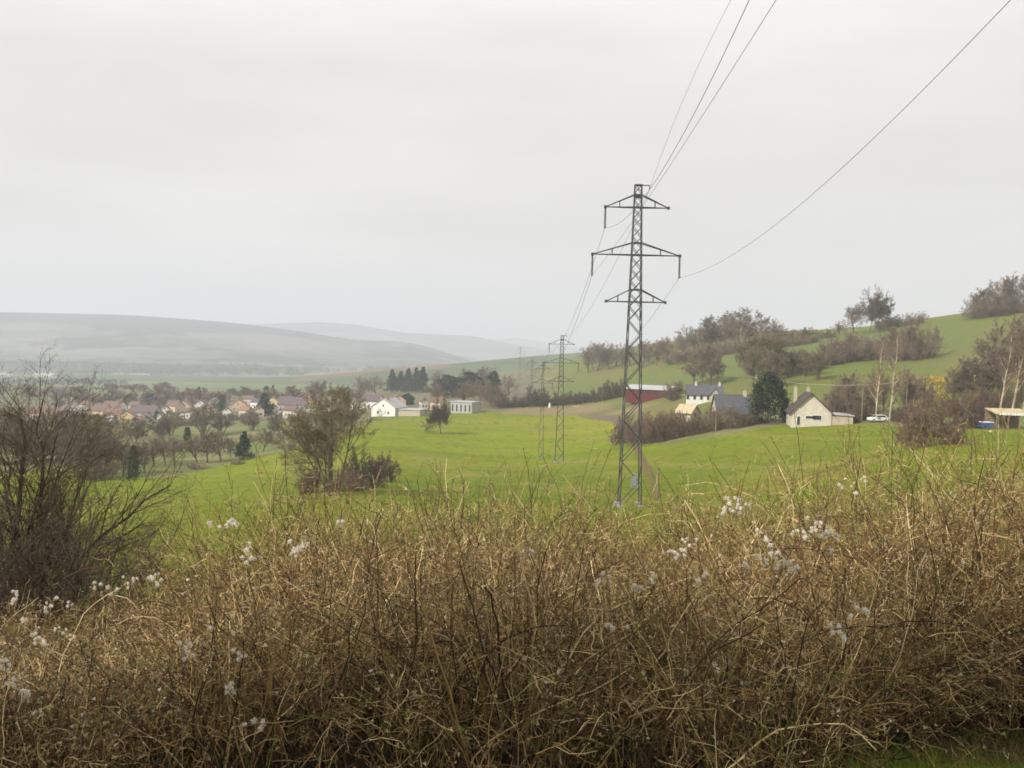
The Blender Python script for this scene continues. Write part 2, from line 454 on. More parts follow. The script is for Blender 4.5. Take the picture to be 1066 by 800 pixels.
# ------------------------------------------------------------------ haze: one closed box of pale air
def haze():
    mb = MB(); mb.box((-12600, -12600, -140), (12600, 12600, 330))
    mt = bpy.data.materials.new("valley_haze"); mt.use_nodes = True
    t = mt.node_tree; t.nodes.clear()
    o = t.nodes.new("ShaderNodeOutputMaterial"); v = t.nodes.new("ShaderNodeVolumePrincipled")
    v.inputs["Color"].default_value = (0.85, 0.89, 0.985, 1); v.inputs["Density"].default_value = HAZE_DENSITY
    v.inputs["Anisotropy"].default_value = 0.1
    t.links.new(v.outputs[0], o.inputs["Volume"])
    ob = mb.build("haze", mt); ob["kind"] = "stuff"; ob["label"] = "pale haze filling the valley air"; ob["category"] = "haze"
    return ob
haze()
# ------------------------------------------------------------------ trees
BARK = mat("grey_brown_bark", (0.13, 0.105, 0.08), scale=4, rand=0.25, var=0.35)
TWIG = mat("grey_brown_twigs", (0.19, 0.147, 0.105), scale=2, rand=0.22)
TWIG_OL = mat("olive_twigs", (0.165, 0.135, 0.08), scale=2, rand=0.2)
TWIG_RED = mat("reddish_twigs", (0.17, 0.115, 0.08), scale=2, rand=0.2)
TWIG_DK = mat("dark_twigs", (0.105, 0.078, 0.062), scale=2, rand=0.2)
BIRCH = mat("pale_birch_bark", (0.46, 0.38, 0.27), scale=1.5, var=0.4)
NEEDLE = mat("dark_needles", (0.030, 0.042, 0.026), scale=1.0, var=0.45, rand=0.25)
IVY = mat("ivy_leaves", (0.05, 0.065, 0.025), scale=1.0, var=0.4, rand=0.2)
YELLOW = mat("yellow_blossom", (0.50, 0.34, 0.05), scale=1.0, var=0.3)
MISTLE = mat("mistletoe", (0.07, 0.08, 0.04), scale=2.0, var=0.3)

def unit(v):
    return v / (np.linalg.norm(v, axis=-1, keepdims=True) + 1e-12)
def grow(s, d, L, K, wig, trop):
    n = len(s); pts = np.empty((n, K, 3)); pts[:, 0] = s
    d = unit(np.array(d, float)); L = np.broadcast_to(L, (n,)); st = (L / (K - 1))[:, None]
    for k in range(1, K):
        d = unit(d + rng.normal(size=(n, 3)) * wig + np.array([0, 0, trop]))
        pts[:, k] = pts[:, k - 1] + d * st
    return pts
def spawn(pts, rad, Ls, n, tr, ang, lr, rr, K, wig, trop, rmin, lmin=0.0, tip=0.35):
    N_, Kp, _ = pts.shape
    t = tr[0] + (tr[1] - tr[0]) * (np.arange(n)[None] + rng.uniform(size=(N_, n))) / n
    f = t * (Kp - 1); i = np.minimum(f.astype(int), Kp - 2); w = (f - i)[..., None]
    rows = np.arange(N_)[:, None]
    s = pts[rows, i] * (1 - w) + pts[rows, i + 1] * w
    T = unit(pts[rows, i + 1] - pts[rows, i]); pr = rad[rows, i] * (1 - w[..., 0]) + rad[rows, i + 1] * w[..., 0]
    s = s.reshape(-1, 3); T = T.reshape(-1, 3); pr = pr.ravel(); t = t.ravel()
    q = unit(np.cross(T, rng.normal(size=T.shape)))
    a = rng.uniform(ang[0], ang[1], len(T))[:, None]
    d = np.cos(a) * T + np.sin(a) * q
    L = np.maximum(np.repeat(Ls, n) * lr * rng.uniform(0.6, 1.25, len(T)) * (1.15 - 0.6 * t), lmin)
    r0 = np.maximum(np.minimum(pr * 0.9, pr * rr), rmin)
    p = grow(s, d, L, K, wig, trop)
    R = np.maximum(r0[:, None] * np.linspace(1, tip, K)[None], rmin * 0.6)
    return p, R, L

def bare_parts(h, spec, rt=0.02):
    """-> (trunk MB, crown MB); rt = thinnest twig radius"""
    st = spec.get('stems', 1); spread = spec.get('spread', 0.1)
    az = rng.uniform(0, 2 * math.pi, st); base = np.stack([np.cos(az), np.sin(az), np.zeros(st)], 1) * spec.get('foot', 0.0) * h
    base[:, 2] = -0.04 * h
    sp = spread * (rng.uniform(0.0, 2.6, st) if st > 8 else rng.uniform(.6, 1.4, st))
    d = np.stack([np.cos(az) * sp, np.sin(az) * sp, np.ones(st)], 1)
    L = h * spec.get('trunk', 0.7) * rng.uniform(0.8, 1.0, st) if st > 1 else np.array([h * spec.get('trunk', 0.7)])
    p0 = grow(base, d, L, 9, spec.get('wig0', 0.05), 0.03)
    r0 = spec.get('r0', 0.018) * h / math.sqrt(st) * np.linspace(1, 0.25, 9)[None] * np.ones((st, 1))
    tr, cr = MB(), MB()
    tr.tubes(p0, r0, 6)
    pts, rad, Ls = p0, r0, L
    for k, (n, t0, t1, a0, a1, lr, rr, K, wig, trop) in enumerate(spec['levels']):
        pts, rad, Ls = spawn(pts, rad, Ls, n, (t0, t1), (a0, a1), lr, rr, K, wig, trop, rt)
        (tr if k == 0 else cr).tubes(pts, rad, 4 if k == 0 else 3)
    return tr, cr
OAK = dict(trunk=0.6, r0=0.02, levels=[(20, .22, 1, .4, 1.3, .66, .55, 7, .13, .05), (9, .2, 1, .4, .95, .5, .5, 5, .16, .03), (8, .15, 1, .4, 1.0, .5, .5, 4, .2, .02), (4, .2, 1, .4, .9, .6, .6, 3, .2, 0)])
TALL = dict(trunk=0.8, r0=0.014, levels=[(22, .2, 1, .35, .95, .42, .5, 6, .12, .08), (8, .2, 1, .4, .9, .5, .5, 5, .15, .05), (8, .15, 1, .4, .9, .5, .5, 4, .2, .03), (4, .2, 1, .4, .9, .6, .6, 3, .2, 0)])
MULTI = dict(stems=4, spread=0.22, foot=0.02, trunk=0.78, r0=0.03, levels=[(13, .2, 1, .35, 1.0, .5, .5, 6, .13, .05), (8, .2, 1, .4, .9, .5, .5, 5, .16, .03), (8, .15, 1, .4, .9, .5, .55, 4, .2, .02), (3, .2, 1, .4, .9, .6, .6, 3, .2, 0)])
BUSH = dict(stems=18, spread=0.95, foot=0.08, trunk=0.8, r0=0.028, wig0=0.12, levels=[(9, .1, 1, .4, 1.0, .5, .5, 5, .16, .04), (7, .1, 1, .4, 1.0, .5, .55, 4, .2, .02), (6, .1, 1, .4, 1.0, .55, .6, 3, .2, 0)])
BIRCHS = dict(trunk=0.95, r0=0.011, levels=[(26, .25, 1, .4, .8, .22, .4, 6, .12, -.02), (8, .2, 1, .4, .9, .6, .5, 5, .15, -.06), (6, .1, 1, .4, .9, .6, .6, 4, .15, -.08)])

def ever_parts(h, w, shape, n=5200, leaf=0.03):
    tr, cr = MB(), MB()
    tr.tubes(np.array([[0, 0, -0.03 * h], [0, 0, 0.5 * h], [0, 0, 0.93 * h]]), np.array([0.022, 0.014, 0.004]) * h, 6)
    nc = 110
    u = rng.uniform(0.02, 1, nc) ** (0.9)
    if shape == 'cone':
        z = 0.06 + 0.94 * u; R = w / 2 * (1 - u) ** 0.95 + 0.006 * h
    elif shape == 'column':
        z = 0.05 + 0.93 * u; R = w / 2 * (1 - u ** 3) ** 0.6 + 0.01
    else:
        z = 0.04 + 0.92 * u; R = w / 2 * np.sqrt(np.clip(1 - (2 * u - 0.8) ** 2 / 1.5, 0.03, 1))
    a = rng.uniform(0, 2 * math.pi, nc); q = rng.uniform(0.35, 1.0, nc) ** 0.6
    C = np.stack([np.cos(a) * R * q, np.sin(a) * R * q, z * h], 1)
    sz = (0.05 if shape == 'cone' else 0.065) * h * rng.uniform(0.7, 1.4, nc) * (1.1 - (0.8 if shape == 'cone' else 0.5) * u)
    k = rng.integers(0, nc, n)
    pts = C[k] + rng.normal(size=(n, 3)) * sz[k][:, None] * np.array([1, 1, 0.75])
    pts[:, 2] = np.clip(pts[:, 2], 0.02 * h, h)
    cr.leaves(pts, leaf * h * rng.uniform(0.5, 1.2, n))
    for i in range(0, nc, 3):                       # limbs that carry the clumps
        tr.bar((0, 0, C[i, 2] * 0.85), C[i], 0.004 * h, 3)
    return tr, cr

H0 = 10.0
PROTO = {}
def proto(key, maker, bark, twig, small=False):
    tr, cr = maker()
    if small:
        s = MB()
        for q, mi in ((tr, 0), (cr, 1)):
            off = s.n
            for v, f, c in zip(q.v, q.f, q.c):
                pass
            o0 = s.n
            for v, c in zip(q.v, q.c):
                s.v.append(v); s.c.append(c); s.n += len(v)
            for f in q.f:
                s.f.append(f + o0); s.mi.append(np.full(len(f), mi, np.int32))
        PROTO[key] = (s.mesh(key, [bark, twig]),)
    else:
        PROTO[key] = (tr.mesh("trunk", bark), cr.mesh("crown", twig))
for i in range(3):
    proto("oak%d" % i, lambda: bare_parts(H0, OAK, 0.017), BARK, TWIG)
for i in range(2):
    proto("tall%d" % i, lambda: bare_parts(H0, TALL, 0.016), BARK, TWIG)
    proto("multi%d" % i, lambda: bare_parts(H0, MULTI, 0.018), BARK, TWIG_OL)
    proto("bush%d" % i, lambda: bare_parts(H0, BUSH, 0.032), BARK, TWIG)
    proto("bushred%d" % i, lambda: bare_parts(H0, BUSH, 0.036), BARK, TWIG_RED)
proto("bushdk", lambda: bare_parts(H0, BUSH, 0.05), BARK, TWIG_DK)
proto("clump", lambda: bare_parts(H0, dict(MULTI, stems=7, spread=0.36, wig0=.06, levels=[(13, .3, 1, .35, 1.1, .5, .5, 6, .13, .04)] + MULTI['levels'][1:3] + [(5, .2, 1, .4, .9, .6, .6, 3, .2, 0)]), 0.0105), BARK, TWIG_OL)
proto("clumpbush", lambda: bare_parts(H0, BUSH, 0.042), BARK, TWIG_DK)
proto("roundtree", lambda: bare_parts(H0, dict(OAK, trunk=0.42, levels=[(44, .72, 1, .1, 1.75, 1.75, .45, 7, .08, .01)] + OAK['levels'][1:]), 0.03), BARK, TWIG_DK)
proto("birch", lambda: bare_parts(H0, BIRCHS, 0.010), BIRCH, TWIG_RED)
proto("cone", lambda: ever_parts(H0, 5.2, 'cone'), BARK, NEEDLE)
proto("slim", lambda: ever_parts(H0, 2.6, 'column'), BARK, NEEDLE)
proto("broad", lambda: ever_parts(H0, 8.5, 'dome', 9000), BARK, NEEDLE)
proto("ragged", lambda: ever_parts(H0, 7.4, 'column', 6500), BARK, NEEDLE)
proto("ivy", lambda: ever_parts(H0, 4.2, 'column', 3000, 0.035), BARK, IVY)
proto("yellow", lambda: ever_parts(H0, 9, 'dome', 2600, 0.03), BARK, YELLOW)
for i in range(3):
    proto("far%d" % i, lambda: bare_parts(H0, dict(OAK, levels=OAK['levels'][:3]), 0.07), BARK, TWIG, True)
    proto("farbush%d" % i, lambda: bare_parts(H0, dict(BUSH, levels=BUSH['levels'][:2]), 0.09), BARK, TWIG, True)
proto("farcone", lambda: ever_parts(H0, 5.5, 'cone', 1500, 0.05), BARK, NEEDLE, True)
proto("farslim", lambda: ever_parts(H0, 3.2, 'column', 1300, 0.05), BARK, NEEDLE, True)
proto("farbroad", lambda: ever_parts(H0, 9, 'dome', 1500, 0.05), BARK, NEEDLE, True)
_ext = {}
for k, ms in PROTO.items():
    v = np.empty(len(ms[-1].vertices) * 3, np.float32); ms[-1].vertices.foreach_get("co", v); v = v.reshape(-1, 3)
    _ext[k] = (float(np.percentile(v[:, 2], 99.7)), float(np.percentile(np.abs(v[:, 0]), 98)) * 2)

def place_tree(key, pos, h, name, label, cat, group=None, w=None, rz=None):
    ms = PROTO[key]; top, wid = _ext[key]
    sz = h / top; sx = sz if w is None else w / wid
    rz = rng.uniform(0, 6.28) if rz is None else rz
    if len(ms) == 1:
        o = bpy.data.objects.new(name, ms[0]); COL.objects.link(o)
        o.location = pos; o.rotation_euler = (0, 0, rz)
    else:
        o = empty(name, pos, rz)
        for me, pn in zip(ms, ("trunk", "crown")):
            c = bpy.data.objects.new(pn, me); COL.objects.link(c); c.parent = o
    o.scale = (sx, sx, sz)
    tag(o, label, cat, group)
    return o
def tree(key, px, py, hpx, name, label, cat="tree", group=None, wpx=None, rmin=0, back=0.0):
    p = hit(px, py, rmin)
    if back:
        u = unit(p[:2]) * back; p = np.array([p[0] + u[0], p[1] + u[1], 0]); p[2] = gz(p[0], p[1])
    Y = p @ FWD
    return place_tree(key, p, hpx * Y / F, name, label, cat, group, None if wpx is None else wpx * Y / F)

ORD = "first second third fourth fifth sixth seventh eighth ninth tenth eleventh twelfth thirteenth fourteenth fifteenth sixteenth seventeenth eighteenth nineteenth twentieth".split()
def row(items, name, cat, group, text):
    """items: (key, px, py, hpx, wpx); labels count along the row from its left end"""
    items = sorted(items, key=lambda t: t[1])
    hs = np.array([t[3] for t in items], float); med = float(np.median(hs))
    for i, (key, px, py, h, w) in enumerate(items):
        look = "tall" if h > med * 1.18 else ("low" if h < med * 0.82 else "middling")
        tree(key, px, py, h, name, text.format(look=look, n=ORD[i] if i < 20 else "last"), cat, group, w)

# the clump of bare trees in the meadow
tree("clump", 346, 516, 114, "bare_tree", "tall bare olive-brown tree with several trunks standing alone in the green meadow", wpx=92)
tree("clumpbush", 378, 508, 40, "bare_bush", "dark bare bush hugging the right foot of the many-trunked meadow tree", "bush", wpx=52)
tree("clumpbush", 398, 502, 32, "bare_bush", "small bare bush at the right end of the meadow clump", "bush", wpx=38)
tree("clumpbush", 327, 513, 30, "bare_bush", "bare bush at the left foot of the many-trunked meadow tree", "bush", wpx=40)
tree("bushred0", 358, 511, 24, "bare_bush", "low dense bush under the trunks of the meadow clump", "bush", wpx=46)
tree("roundtree", 459, 451.5, 36, "bare_tree", "small round bare tree standing alone in the upper green meadow", wpx=30)
# lone dark evergreens left of the clump
tree("cone", 254, 479, 30, "conifer", "dark cone-shaped conifer at the meadow edge beside the orchard", wpx=17)
tree("slim", 195, 466, 21, "conifer", "slim dark column conifer among the bare orchard trees", wpx=8)
tree("ivy", 139, 500, 36, "ivy_tree", "dark ivy-clad stump of a tree at the left meadow edge", wpx=14)
# orchard
its = []
for px, py, h, w in [(112, 492, 40, 36), (128, 496, 36, 34), (150, 493, 34, 26), (160, 486, 32, 30), (172, 484, 32, 28), (182, 481, 28, 24), (205, 482, 30, 26), (216, 482, 40, 34), (230, 480, 34, 28), (240, 477, 22, 20), (274, 470, 24, 22), (296, 464, 20, 18), (310, 462, 18, 18)]:
    its.append(("oak%d" % (px % 3), px, py, h, w))
row(its, "orchard_tree", "tree", "bare orchard trees along the left edge of the meadow", "{look} bare orchard tree, {n} from the left along the meadow edge")
its = []
for px, py, h, w in [(95, 470, 40, 50), (140, 462, 26, 30), (165, 460, 26, 26), (212, 455, 34, 40), (232, 452, 22, 26), (285, 452, 14, 16), (318, 447, 20, 20), (70, 485, 60, 60), (30, 480, 54, 60), (108, 494, 62, 56), (-10, 484, 60, 60), (88, 498, 56, 50), (262, 449, 20, 24), (178, 454, 24, 26)]:
    its.append(("multi%d" % (px % 2), px, py, h, w))
row(its, "bare_tree", "tree", "bare trees on the slope between the orchard and the village", "{look} grey bare tree, {n} from the left on the slope below the village")
its = [(("bush%d" % (i % 2)), px, py, h, w) for i, (px, py, h, w) in enumerate([(20, 470, 40, 60), (52, 480, 36, 60), (100, 500, 28, 40), (120, 478, 20, 34), (150, 474, 16, 24), (190, 470, 14, 22), (262, 460, 9, 18), (286, 463, 9, 14), (300, 470, 12, 16), (330, 458, 10, 16), (248, 484, 6, 16), (205, 489, 8, 18)])]
row(its, "bare_bush", "bush", "scrub around the orchard", "{look} brown bare bush, {n} from the left in the orchard scrub")

# the tree groups at the top of the meadow
for px, h, w, t in [(408, 24, 13, "leftmost"), (417, 22, 12, "second"), (425, 25, 12, "third"), (433, 26, 12, "fourth"), (440, 27, 14, "rightmost")]:
    tree("cone", px, 411, h, "conifer", "tall dark conifer, %s of the close stand of five behind the white house" % t, "tree", "stand of five dark conifers", wpx=w, back=40)
tree("broad", 466, 416, 24, "evergreen_tree", "broad dark evergreen, left of the pair with joined crowns above the meadow", wpx=30, back=30)
tree("broad", 489, 414, 25, "evergreen_tree", "broad dark evergreen, right of the pair with joined crowns above the meadow", wpx=32, back=30)
tree("broad", 513, 413, 25, "evergreen_tree", "egg-shaped dark evergreen standing apart right of the joined pair", wpx=15, back=20)
tree("broad", 424, 423, 12, "evergreen_tree", "low dark evergreen behind the long grey flat roof", wpx=14, back=20)
its = []
for px, py, h, w in [(378, 414, 22, 30), (392, 412, 21, 28), (452, 421, 24, 22), (484, 423, 26, 34), (500, 424, 30, 34), (512, 424, 24, 26), (522, 423, 18, 22), (530, 412, 22, 24), (455, 408, 22, 24), (486, 405, 22, 22), (508, 403, 22, 22)]:
    its.append(("oak%d" % (px % 3), px, py, h, w))
row(its, "bare_tree", "tree", "bare trees around the dark evergreens at the top of the meadow", "{look} grey-brown bare tree, {n} from the left by the dark evergreens")
# hedge along the top of the meadow
its = [("bushdk", px, py, h, w) for px, py, h, w in [(524, 425, 14, 26), (541, 424, 12, 26), (556, 423, 22, 30), (566, 423, 13, 26), (582, 422, 14, 26), (598, 421, 14, 26), (612, 419, 12, 26), (628, 417, 16, 26), (642, 414, 20, 30)]]
row(its, "hedge_bush", "bush", "dark hedge along the top of the meadow", "{look} dark hedge bush, {n} from the left along the top of the meadow")

# tree belt and hedgerows on the right-hand hillside
its = []
for px, py, h, w in [(612, 388, 28, 26), (622, 387, 26, 24), (634, 385, 24, 26), (648, 384, 22, 24), (684, 381, 24, 26), (697, 379, 26, 26), (668, 383, 24, 26), (617, 384, 28, 26), (628, 382, 26, 26), (641, 381, 24, 26), (656, 380, 22, 26), (676, 378, 24, 26), (690, 376, 26, 26)]:
    its.append(("oak%d" % (px % 3), px, py, h, w))
row(its, "bare_tree", "tree", "bare trees on the skyline left of the belt", "{look} hazy bare tree, {n} from the left along the skyline behind the main pylon")
its = []
for px, py, h, w in [(710, 374, 26, 28), (722, 372, 30, 28), (733, 370, 30, 26), (742, 368, 38, 28), (753, 366, 38, 28), (763, 365, 40, 26), (773, 364, 36, 26), (783, 363, 36, 26), (793, 363, 40, 24), (803, 362, 30, 24), (812, 361, 24, 24), (822, 359, 16, 22), (832, 357, 15, 20), (842, 355, 15, 20), (716, 369, 30, 28), (737, 364, 36, 28), (757, 362, 38, 30), (768, 360, 40, 28)]:
    its.append((("tall%d" % (px % 2)) if h > 30 else "oak%d" % (px % 3), px, py, h, w))
row(its, "belt_tree", "tree", "belt of bare trees across the hillside", "{look} bare tree, {n} from the left in the belt across the hillside")
its = [("bush%d" % (i % 2), px, py, h, w) for i, (px, py, h, w) in enumerate([(702, 379, 16, 26), (716, 377, 16, 28), (730, 374, 18, 28), (746, 371, 18, 28), (762, 368, 18, 28), (778, 366, 18, 28), (795, 364, 18, 28), (812, 362, 14, 26), (828, 360, 13, 26), (843, 357, 10, 20)])]
row(its, "bare_bush", "bush", "undergrowth of the hillside tree belt", "{look} brown bush, {n} from the left under the hillside tree belt")
# trees above the white farmhouse
its = [("tall%d" % (i % 2), px, py, h, w) for i, (px, py, h, w) in enumerate([(722, 402, 36, 28), (731, 402, 42, 26), (740, 402, 42, 28), (748, 401, 34, 24)])]
row(its, "bare_tree", "tree", "bare trees behind the white farmhouse", "{look} bare tree, {n} from the left behind the long dark roof of the white farmhouse")
its = [("multi%d" % (i % 2), px, py, h, w) for i, (px, py, h, w) in enumerate([(786, 402, 42, 26), (797, 398, 50, 30), (808, 396, 40, 28), (822, 393, 30, 28), (838, 392, 28, 30), (792, 392, 44, 32), (803, 404, 40, 30), (780, 392, 34, 28), (852, 396, 30, 30)])]
row(its, "bare_tree", "tree", "bare trees above the gabled house", "{look} bare grey tree, {n} from the left on the slope above the gabled house")
its = [("bush%d" % (i % 2), px, py, h, w) for i, (px, py, h, w) in enumerate([(812, 391, 16, 30), (828, 389, 16, 30), (844, 386, 20, 30), (862, 381, 20, 26), (876, 378, 22, 26), (890, 376, 24, 26), (904, 375, 24, 24), (918, 375, 26, 24), (934, 376, 26, 24), (950, 375, 28, 24), (964, 373, 30, 22), (868, 372, 20, 26), (884, 369, 22, 26), (900, 368, 22, 26), (928, 368, 24, 26), (946, 367, 24, 26)])]
row(its, "hedgerow_bush", "bush", "hedgerow across the upper hillside pasture", "{look} bare hedgerow bush, {n} from the left across the upper pasture")
its = [("oak%d" % (i % 3), px, py, h, w) for i, (px, py, h, w) in enumerate([(868, 378, 28, 24), (884, 375, 30, 22), (926, 374, 36, 24), (940, 374, 38, 26), (956, 374, 40, 26), (972, 371, 34, 16)])]
row(its, "hedgerow_tree", "tree", "trees standing in the upper hedgerow", "{look} bare tree, {n} from the left standing in the upper hillside hedgerow")
# the mistletoe tree and its neighbours on the skyline
t = tree("roundtree", 905, 347, 46, "mistletoe_tree", "big bare tree full of dark mistletoe balls on the skyline", wpx=42)
def mistletoe(parent):
    me = PROTO["roundtree"][1]; v = np.empty(len(me.vertices) * 3, np.float32); me.vertices.foreach_get("co", v); v = v.reshape(-1, 3)
    v = v[v[:, 2] > 4.2]
    for i in range(34):
        b = MB(); n = 90
        b.leaves(rng.normal(size=(n, 3)) * 0.15 * rng.uniform(.7, 1.3) + v[rng.integers(len(v))], 0.15 * rng.uniform(.6, 1.2, n))
        b.build("mistletoe_ball", MISTLE, parent)
mistletoe(t)
tree("oak2", 888, 347, 28, "bare_tree", "bare tree leaning against the left side of the mistletoe tree", wpx=24)
tree("oak0", 874, 349, 12, "bare_bush", "low bare bush on the skyline left of the mistletoe tree", "bush", wpx=20)
its = [("bush%d" % (i % 2), px, py, h, w) for i, (px, py, h, w) in enumerate([(860, 352, 10, 22), (920, 342, 11, 22), (936, 340, 12, 24), (952, 338, 14, 24)])]
row(its, "bare_bush", "bush", "bare bushes along the skyline by the mistletoe tree", "{look} bare bush, {n} from the left on the skyline by the mistletoe tree")
its = [("oak%d" % (i % 3), px, py, h, w) for i, (px, py, h, w) in enumerate([(1016, 331, 26, 26), (1026, 330, 32, 26), (1036, 329, 38, 26), (1047, 327, 40, 28), (1058, 325, 40, 28), (1070, 323, 38, 28), (1084, 321, 36, 28)])]
row(its, "wood_tree", "tree", "small wood on the hilltop at the right", "{look} bare tree, {n} from the left in the small hilltop wood")
its = [("bush%d" % (i % 2), px, py, h, w) for i, (px, py, h, w) in enumerate([(1012, 332, 16, 20), (1022, 331, 22, 26), (1034, 330, 24, 26), (1047, 328, 24, 26), (1060, 326, 22, 26), (1074, 323, 22, 26)])]
row(its, "wood_bush", "bush", "undergrowth of the hilltop wood", "{look} bare bush, {n} from the left under the hilltop wood")

# gardens around the houses on the right
tree("ragged", 799, 441, 54, "evergreen_tree", "big dark evergreen between the slate roof and the gabled house", wpx=38)
tree("slim", 817, 440, 26, "evergreen_tree", "slim dark evergreen close to the left wall of the gabled house", wpx=9)
tree("cone", 1014, 400, 27, "conifer", "dark conifer top rising above the bare garden trees at the right", wpx=17)
tree("yellow", 975, 420, 28, "flowering_shrub", "yellow flowering shrub among the bare gardens", "shrub", wpx=27)
tree("birch", 911, 439, 86, "birch_tree", "slim pale-trunked birch by the white car, left of the two", wpx=20)
tree("birch", 926, 439, 98, "birch_tree", "taller forked pale birch right of the white car", wpx=26)
tree("birch", 1053, 432, 108, "birch_tree", "tall pale birch at the far right above the lean-to shed", wpx=34)
its = [("tall%d" % (i % 2), px, py, h, w) for i, (px, py, h, w) in enumerate([(1033, 420, 74, 34), (1044, 416, 84, 36), (1064, 418, 90, 40), (1078, 420, 90, 40), (1022, 425, 48, 30), (1006, 425, 44, 30), (992, 425, 42, 26), (1000, 420, 50, 34), (1012, 418, 44, 32), (1024, 415, 62, 34), (1040, 424, 66, 34), (1058, 414, 86, 36)])]
row(its, "bare_tree", "tree", "bare garden trees at the right edge", "{look} bare garden tree, {n} from the left towards the right edge")
its = [("oak%d" % (i % 3), px, py, h, w) for i, (px, py, h, w) in enumerate([(868, 436, 34, 30), (882, 437, 42, 26), (898, 437, 38, 28), (920, 436, 50, 26), (938, 436, 44, 26), (952, 432, 34, 26), (966, 430, 26, 24), (888, 430, 44, 28), (905, 431, 48, 28), (946, 428, 46, 28), (875, 428, 36, 28), (960, 425, 34, 26)])]
row(its, "bare_tree", "tree", "bare garden trees behind the white car", "{look} bare brown tree, {n} from the left between gabled house and yellow shrub")
its = [("bushred%d" % (i % 2), px, py, h, w) for i, (px, py, h, w) in enumerate([(884, 439, 14, 26), (900, 437, 24, 30), (938, 438, 18, 26), (954, 438, 22, 28), (985, 434, 24, 30), (1002, 434, 26, 30), (1016, 430, 28, 30), (1030, 430, 26, 26), (1048, 428, 30, 30), (868, 432, 26, 26), (880, 430, 26, 26)])]
row(its, "garden_bush", "bush", "bare garden bushes at the right", "{look} red-brown garden bush, {n} from the left between gabled house and shed")
tree("bushred0", 968, 464, 54, "bare_bush", "big domed bare bush standing alone in the right-hand meadow", "bush", wpx=64)
tree("bushred1", 990, 463, 24, "bare_bush", "low bare bush touching the right side of the big domed meadow bush", "bush", wpx=30)
tree("birch", 1040, 433, 92, "birch_tree", "pale slim birch just left of the tallest one above the shed", wpx=26)
tree("birch", 1064, 432, 88, "birch_tree", "pale birch cut by the right edge above the shed", wpx=24)
# brown thicket in front of the farm
its = [("bushred%d" % (i % 2), px, py, h, w) for i, (px, py, h, w) in enumerate([(648, 462, 24, 26), (660, 463, 26, 30), (674, 462, 28, 32), (688, 460, 29, 32), (702, 457, 28, 32), (714, 454, 26, 28), (726, 452, 22, 26), (656, 452, 22, 28), (676, 450, 22, 32), (697, 448, 22, 30)])]
row(its, "thicket_bush", "bush", "brown thicket between the main pylon and the farm", "{look} brown thicket bush, {n} from the left between the main pylon and the farm")
its = [("bush%d" % (i % 2), px, py, h, w) for i, (px, py, h, w) in enumerate([(738, 449, 26, 24), (750, 447, 28, 26), (762, 446, 26, 26), (774, 444, 18, 22), (742, 442, 24, 20)])]
row(its, "garden_bush", "bush", "bare bushes in front of the slate roof", "{look} bare olive bush, {n} from the left in front of the slate-roofed house")
tree("bushdk", 702, 417, 9, "garden_bush", "dark bush at the right end of the red barn", "bush", wpx=22)
tree("bushred1", 702, 412, 16, "garden_bush", "reddish bush between the red barn and the white farmhouse", "bush", wpx=24)
tree("bushdk", 787, 441, 8, "garden_bush", "dark low bush at the foot of the big evergreen", "bush", wpx=28)
tree("bushdk", 838, 441.5, 7, "garden_bush", "low dark shrub under the window of the gabled house", "bush", wpx=13)

# trees in and behind the village
its = []
its = [("bushdk", px, py, h, w) for px, py, h, w in [(872, 441, 9, 16), (886, 440.5, 10, 20), (897, 437.5, 10, 14), (930, 438, 9, 16), (938, 439, 10, 18), (950, 441, 12, 22), (1000, 446, 14, 26), (1012, 446, 16, 20), (1018, 440, 22, 24)]]
row(its, "hedge_bush", "bush", "low dark hedge behind the right-hand meadow", "{look} dark hedge bush, {n} from the left along the right-hand meadow's far edge")
r2 = np.random.default_rng(5)
for px in np.linspace(84, 372, 20):
    py = 424 - (px - 80) * 0.022 + r2.uniform(-3, 3); its.append(("far%d" % r2.integers(3), px + r2.uniform(-5, 5), py, r2.uniform(12, 22), r2.uniform(14, 24)))
row(its, "village_tree", "tree", "bare trees behind the village houses", "{look} hazy bare tree, {n} from the left behind the village houses")
its = []
for px in np.linspace(6, 350, 20):
    py = 441 - (px) * 0.012 + r2.uniform(-3, 3); its.append((("farbush%d" if r2.random() < .6 else "far%d") % r2.integers(3), px + r2.uniform(-6, 6), py, r2.uniform(6, 12), r2.uniform(12, 22)))
row(its, "village_tree", "tree", "bare trees in front of the village houses", "{look} bare tree, {n} from the left in front of the village houses")
its = []
for px in np.linspace(-10, 180, 14):
    its.append(("far%d" % r2.integers(3), px + r2.uniform(-5, 5), 412 + r2.uniform(-4, 6), r2.uniform(8, 14), r2.uniform(16, 28)))
row(its, "valley_tree", "tree", "hazy trees beyond the left end of the village", "{look} grey hazy tree, {n} from the left beyond the village's left end")
for y_, g_, tx in ((427, "bare trees between the village houses", "{look} brown bare tree, {n} from the left between the village houses"), (418, "bare trees on the village's far side", "{look} bare tree, {n} from the left on the far side of the village"), (447, "bare trees and hedges below the village", "{look} brown tree, {n} from the left below the village")):
    its = []
    for px in np.linspace(60, 366, 20 if y_ < 420 else 12):
        yy = y_ - (px - 80) * (0.02 if y_ < 440 else .03) + r2.uniform(-2, 2)
        its.append((("far%d" if r2.random() < .6 else "farbush%d") % r2.integers(3), px + r2.uniform(-6, 6), yy, r2.uniform(7, 13), r2.uniform(11, 20)))
    row(its, "village_tree", "tree", g_, tx)
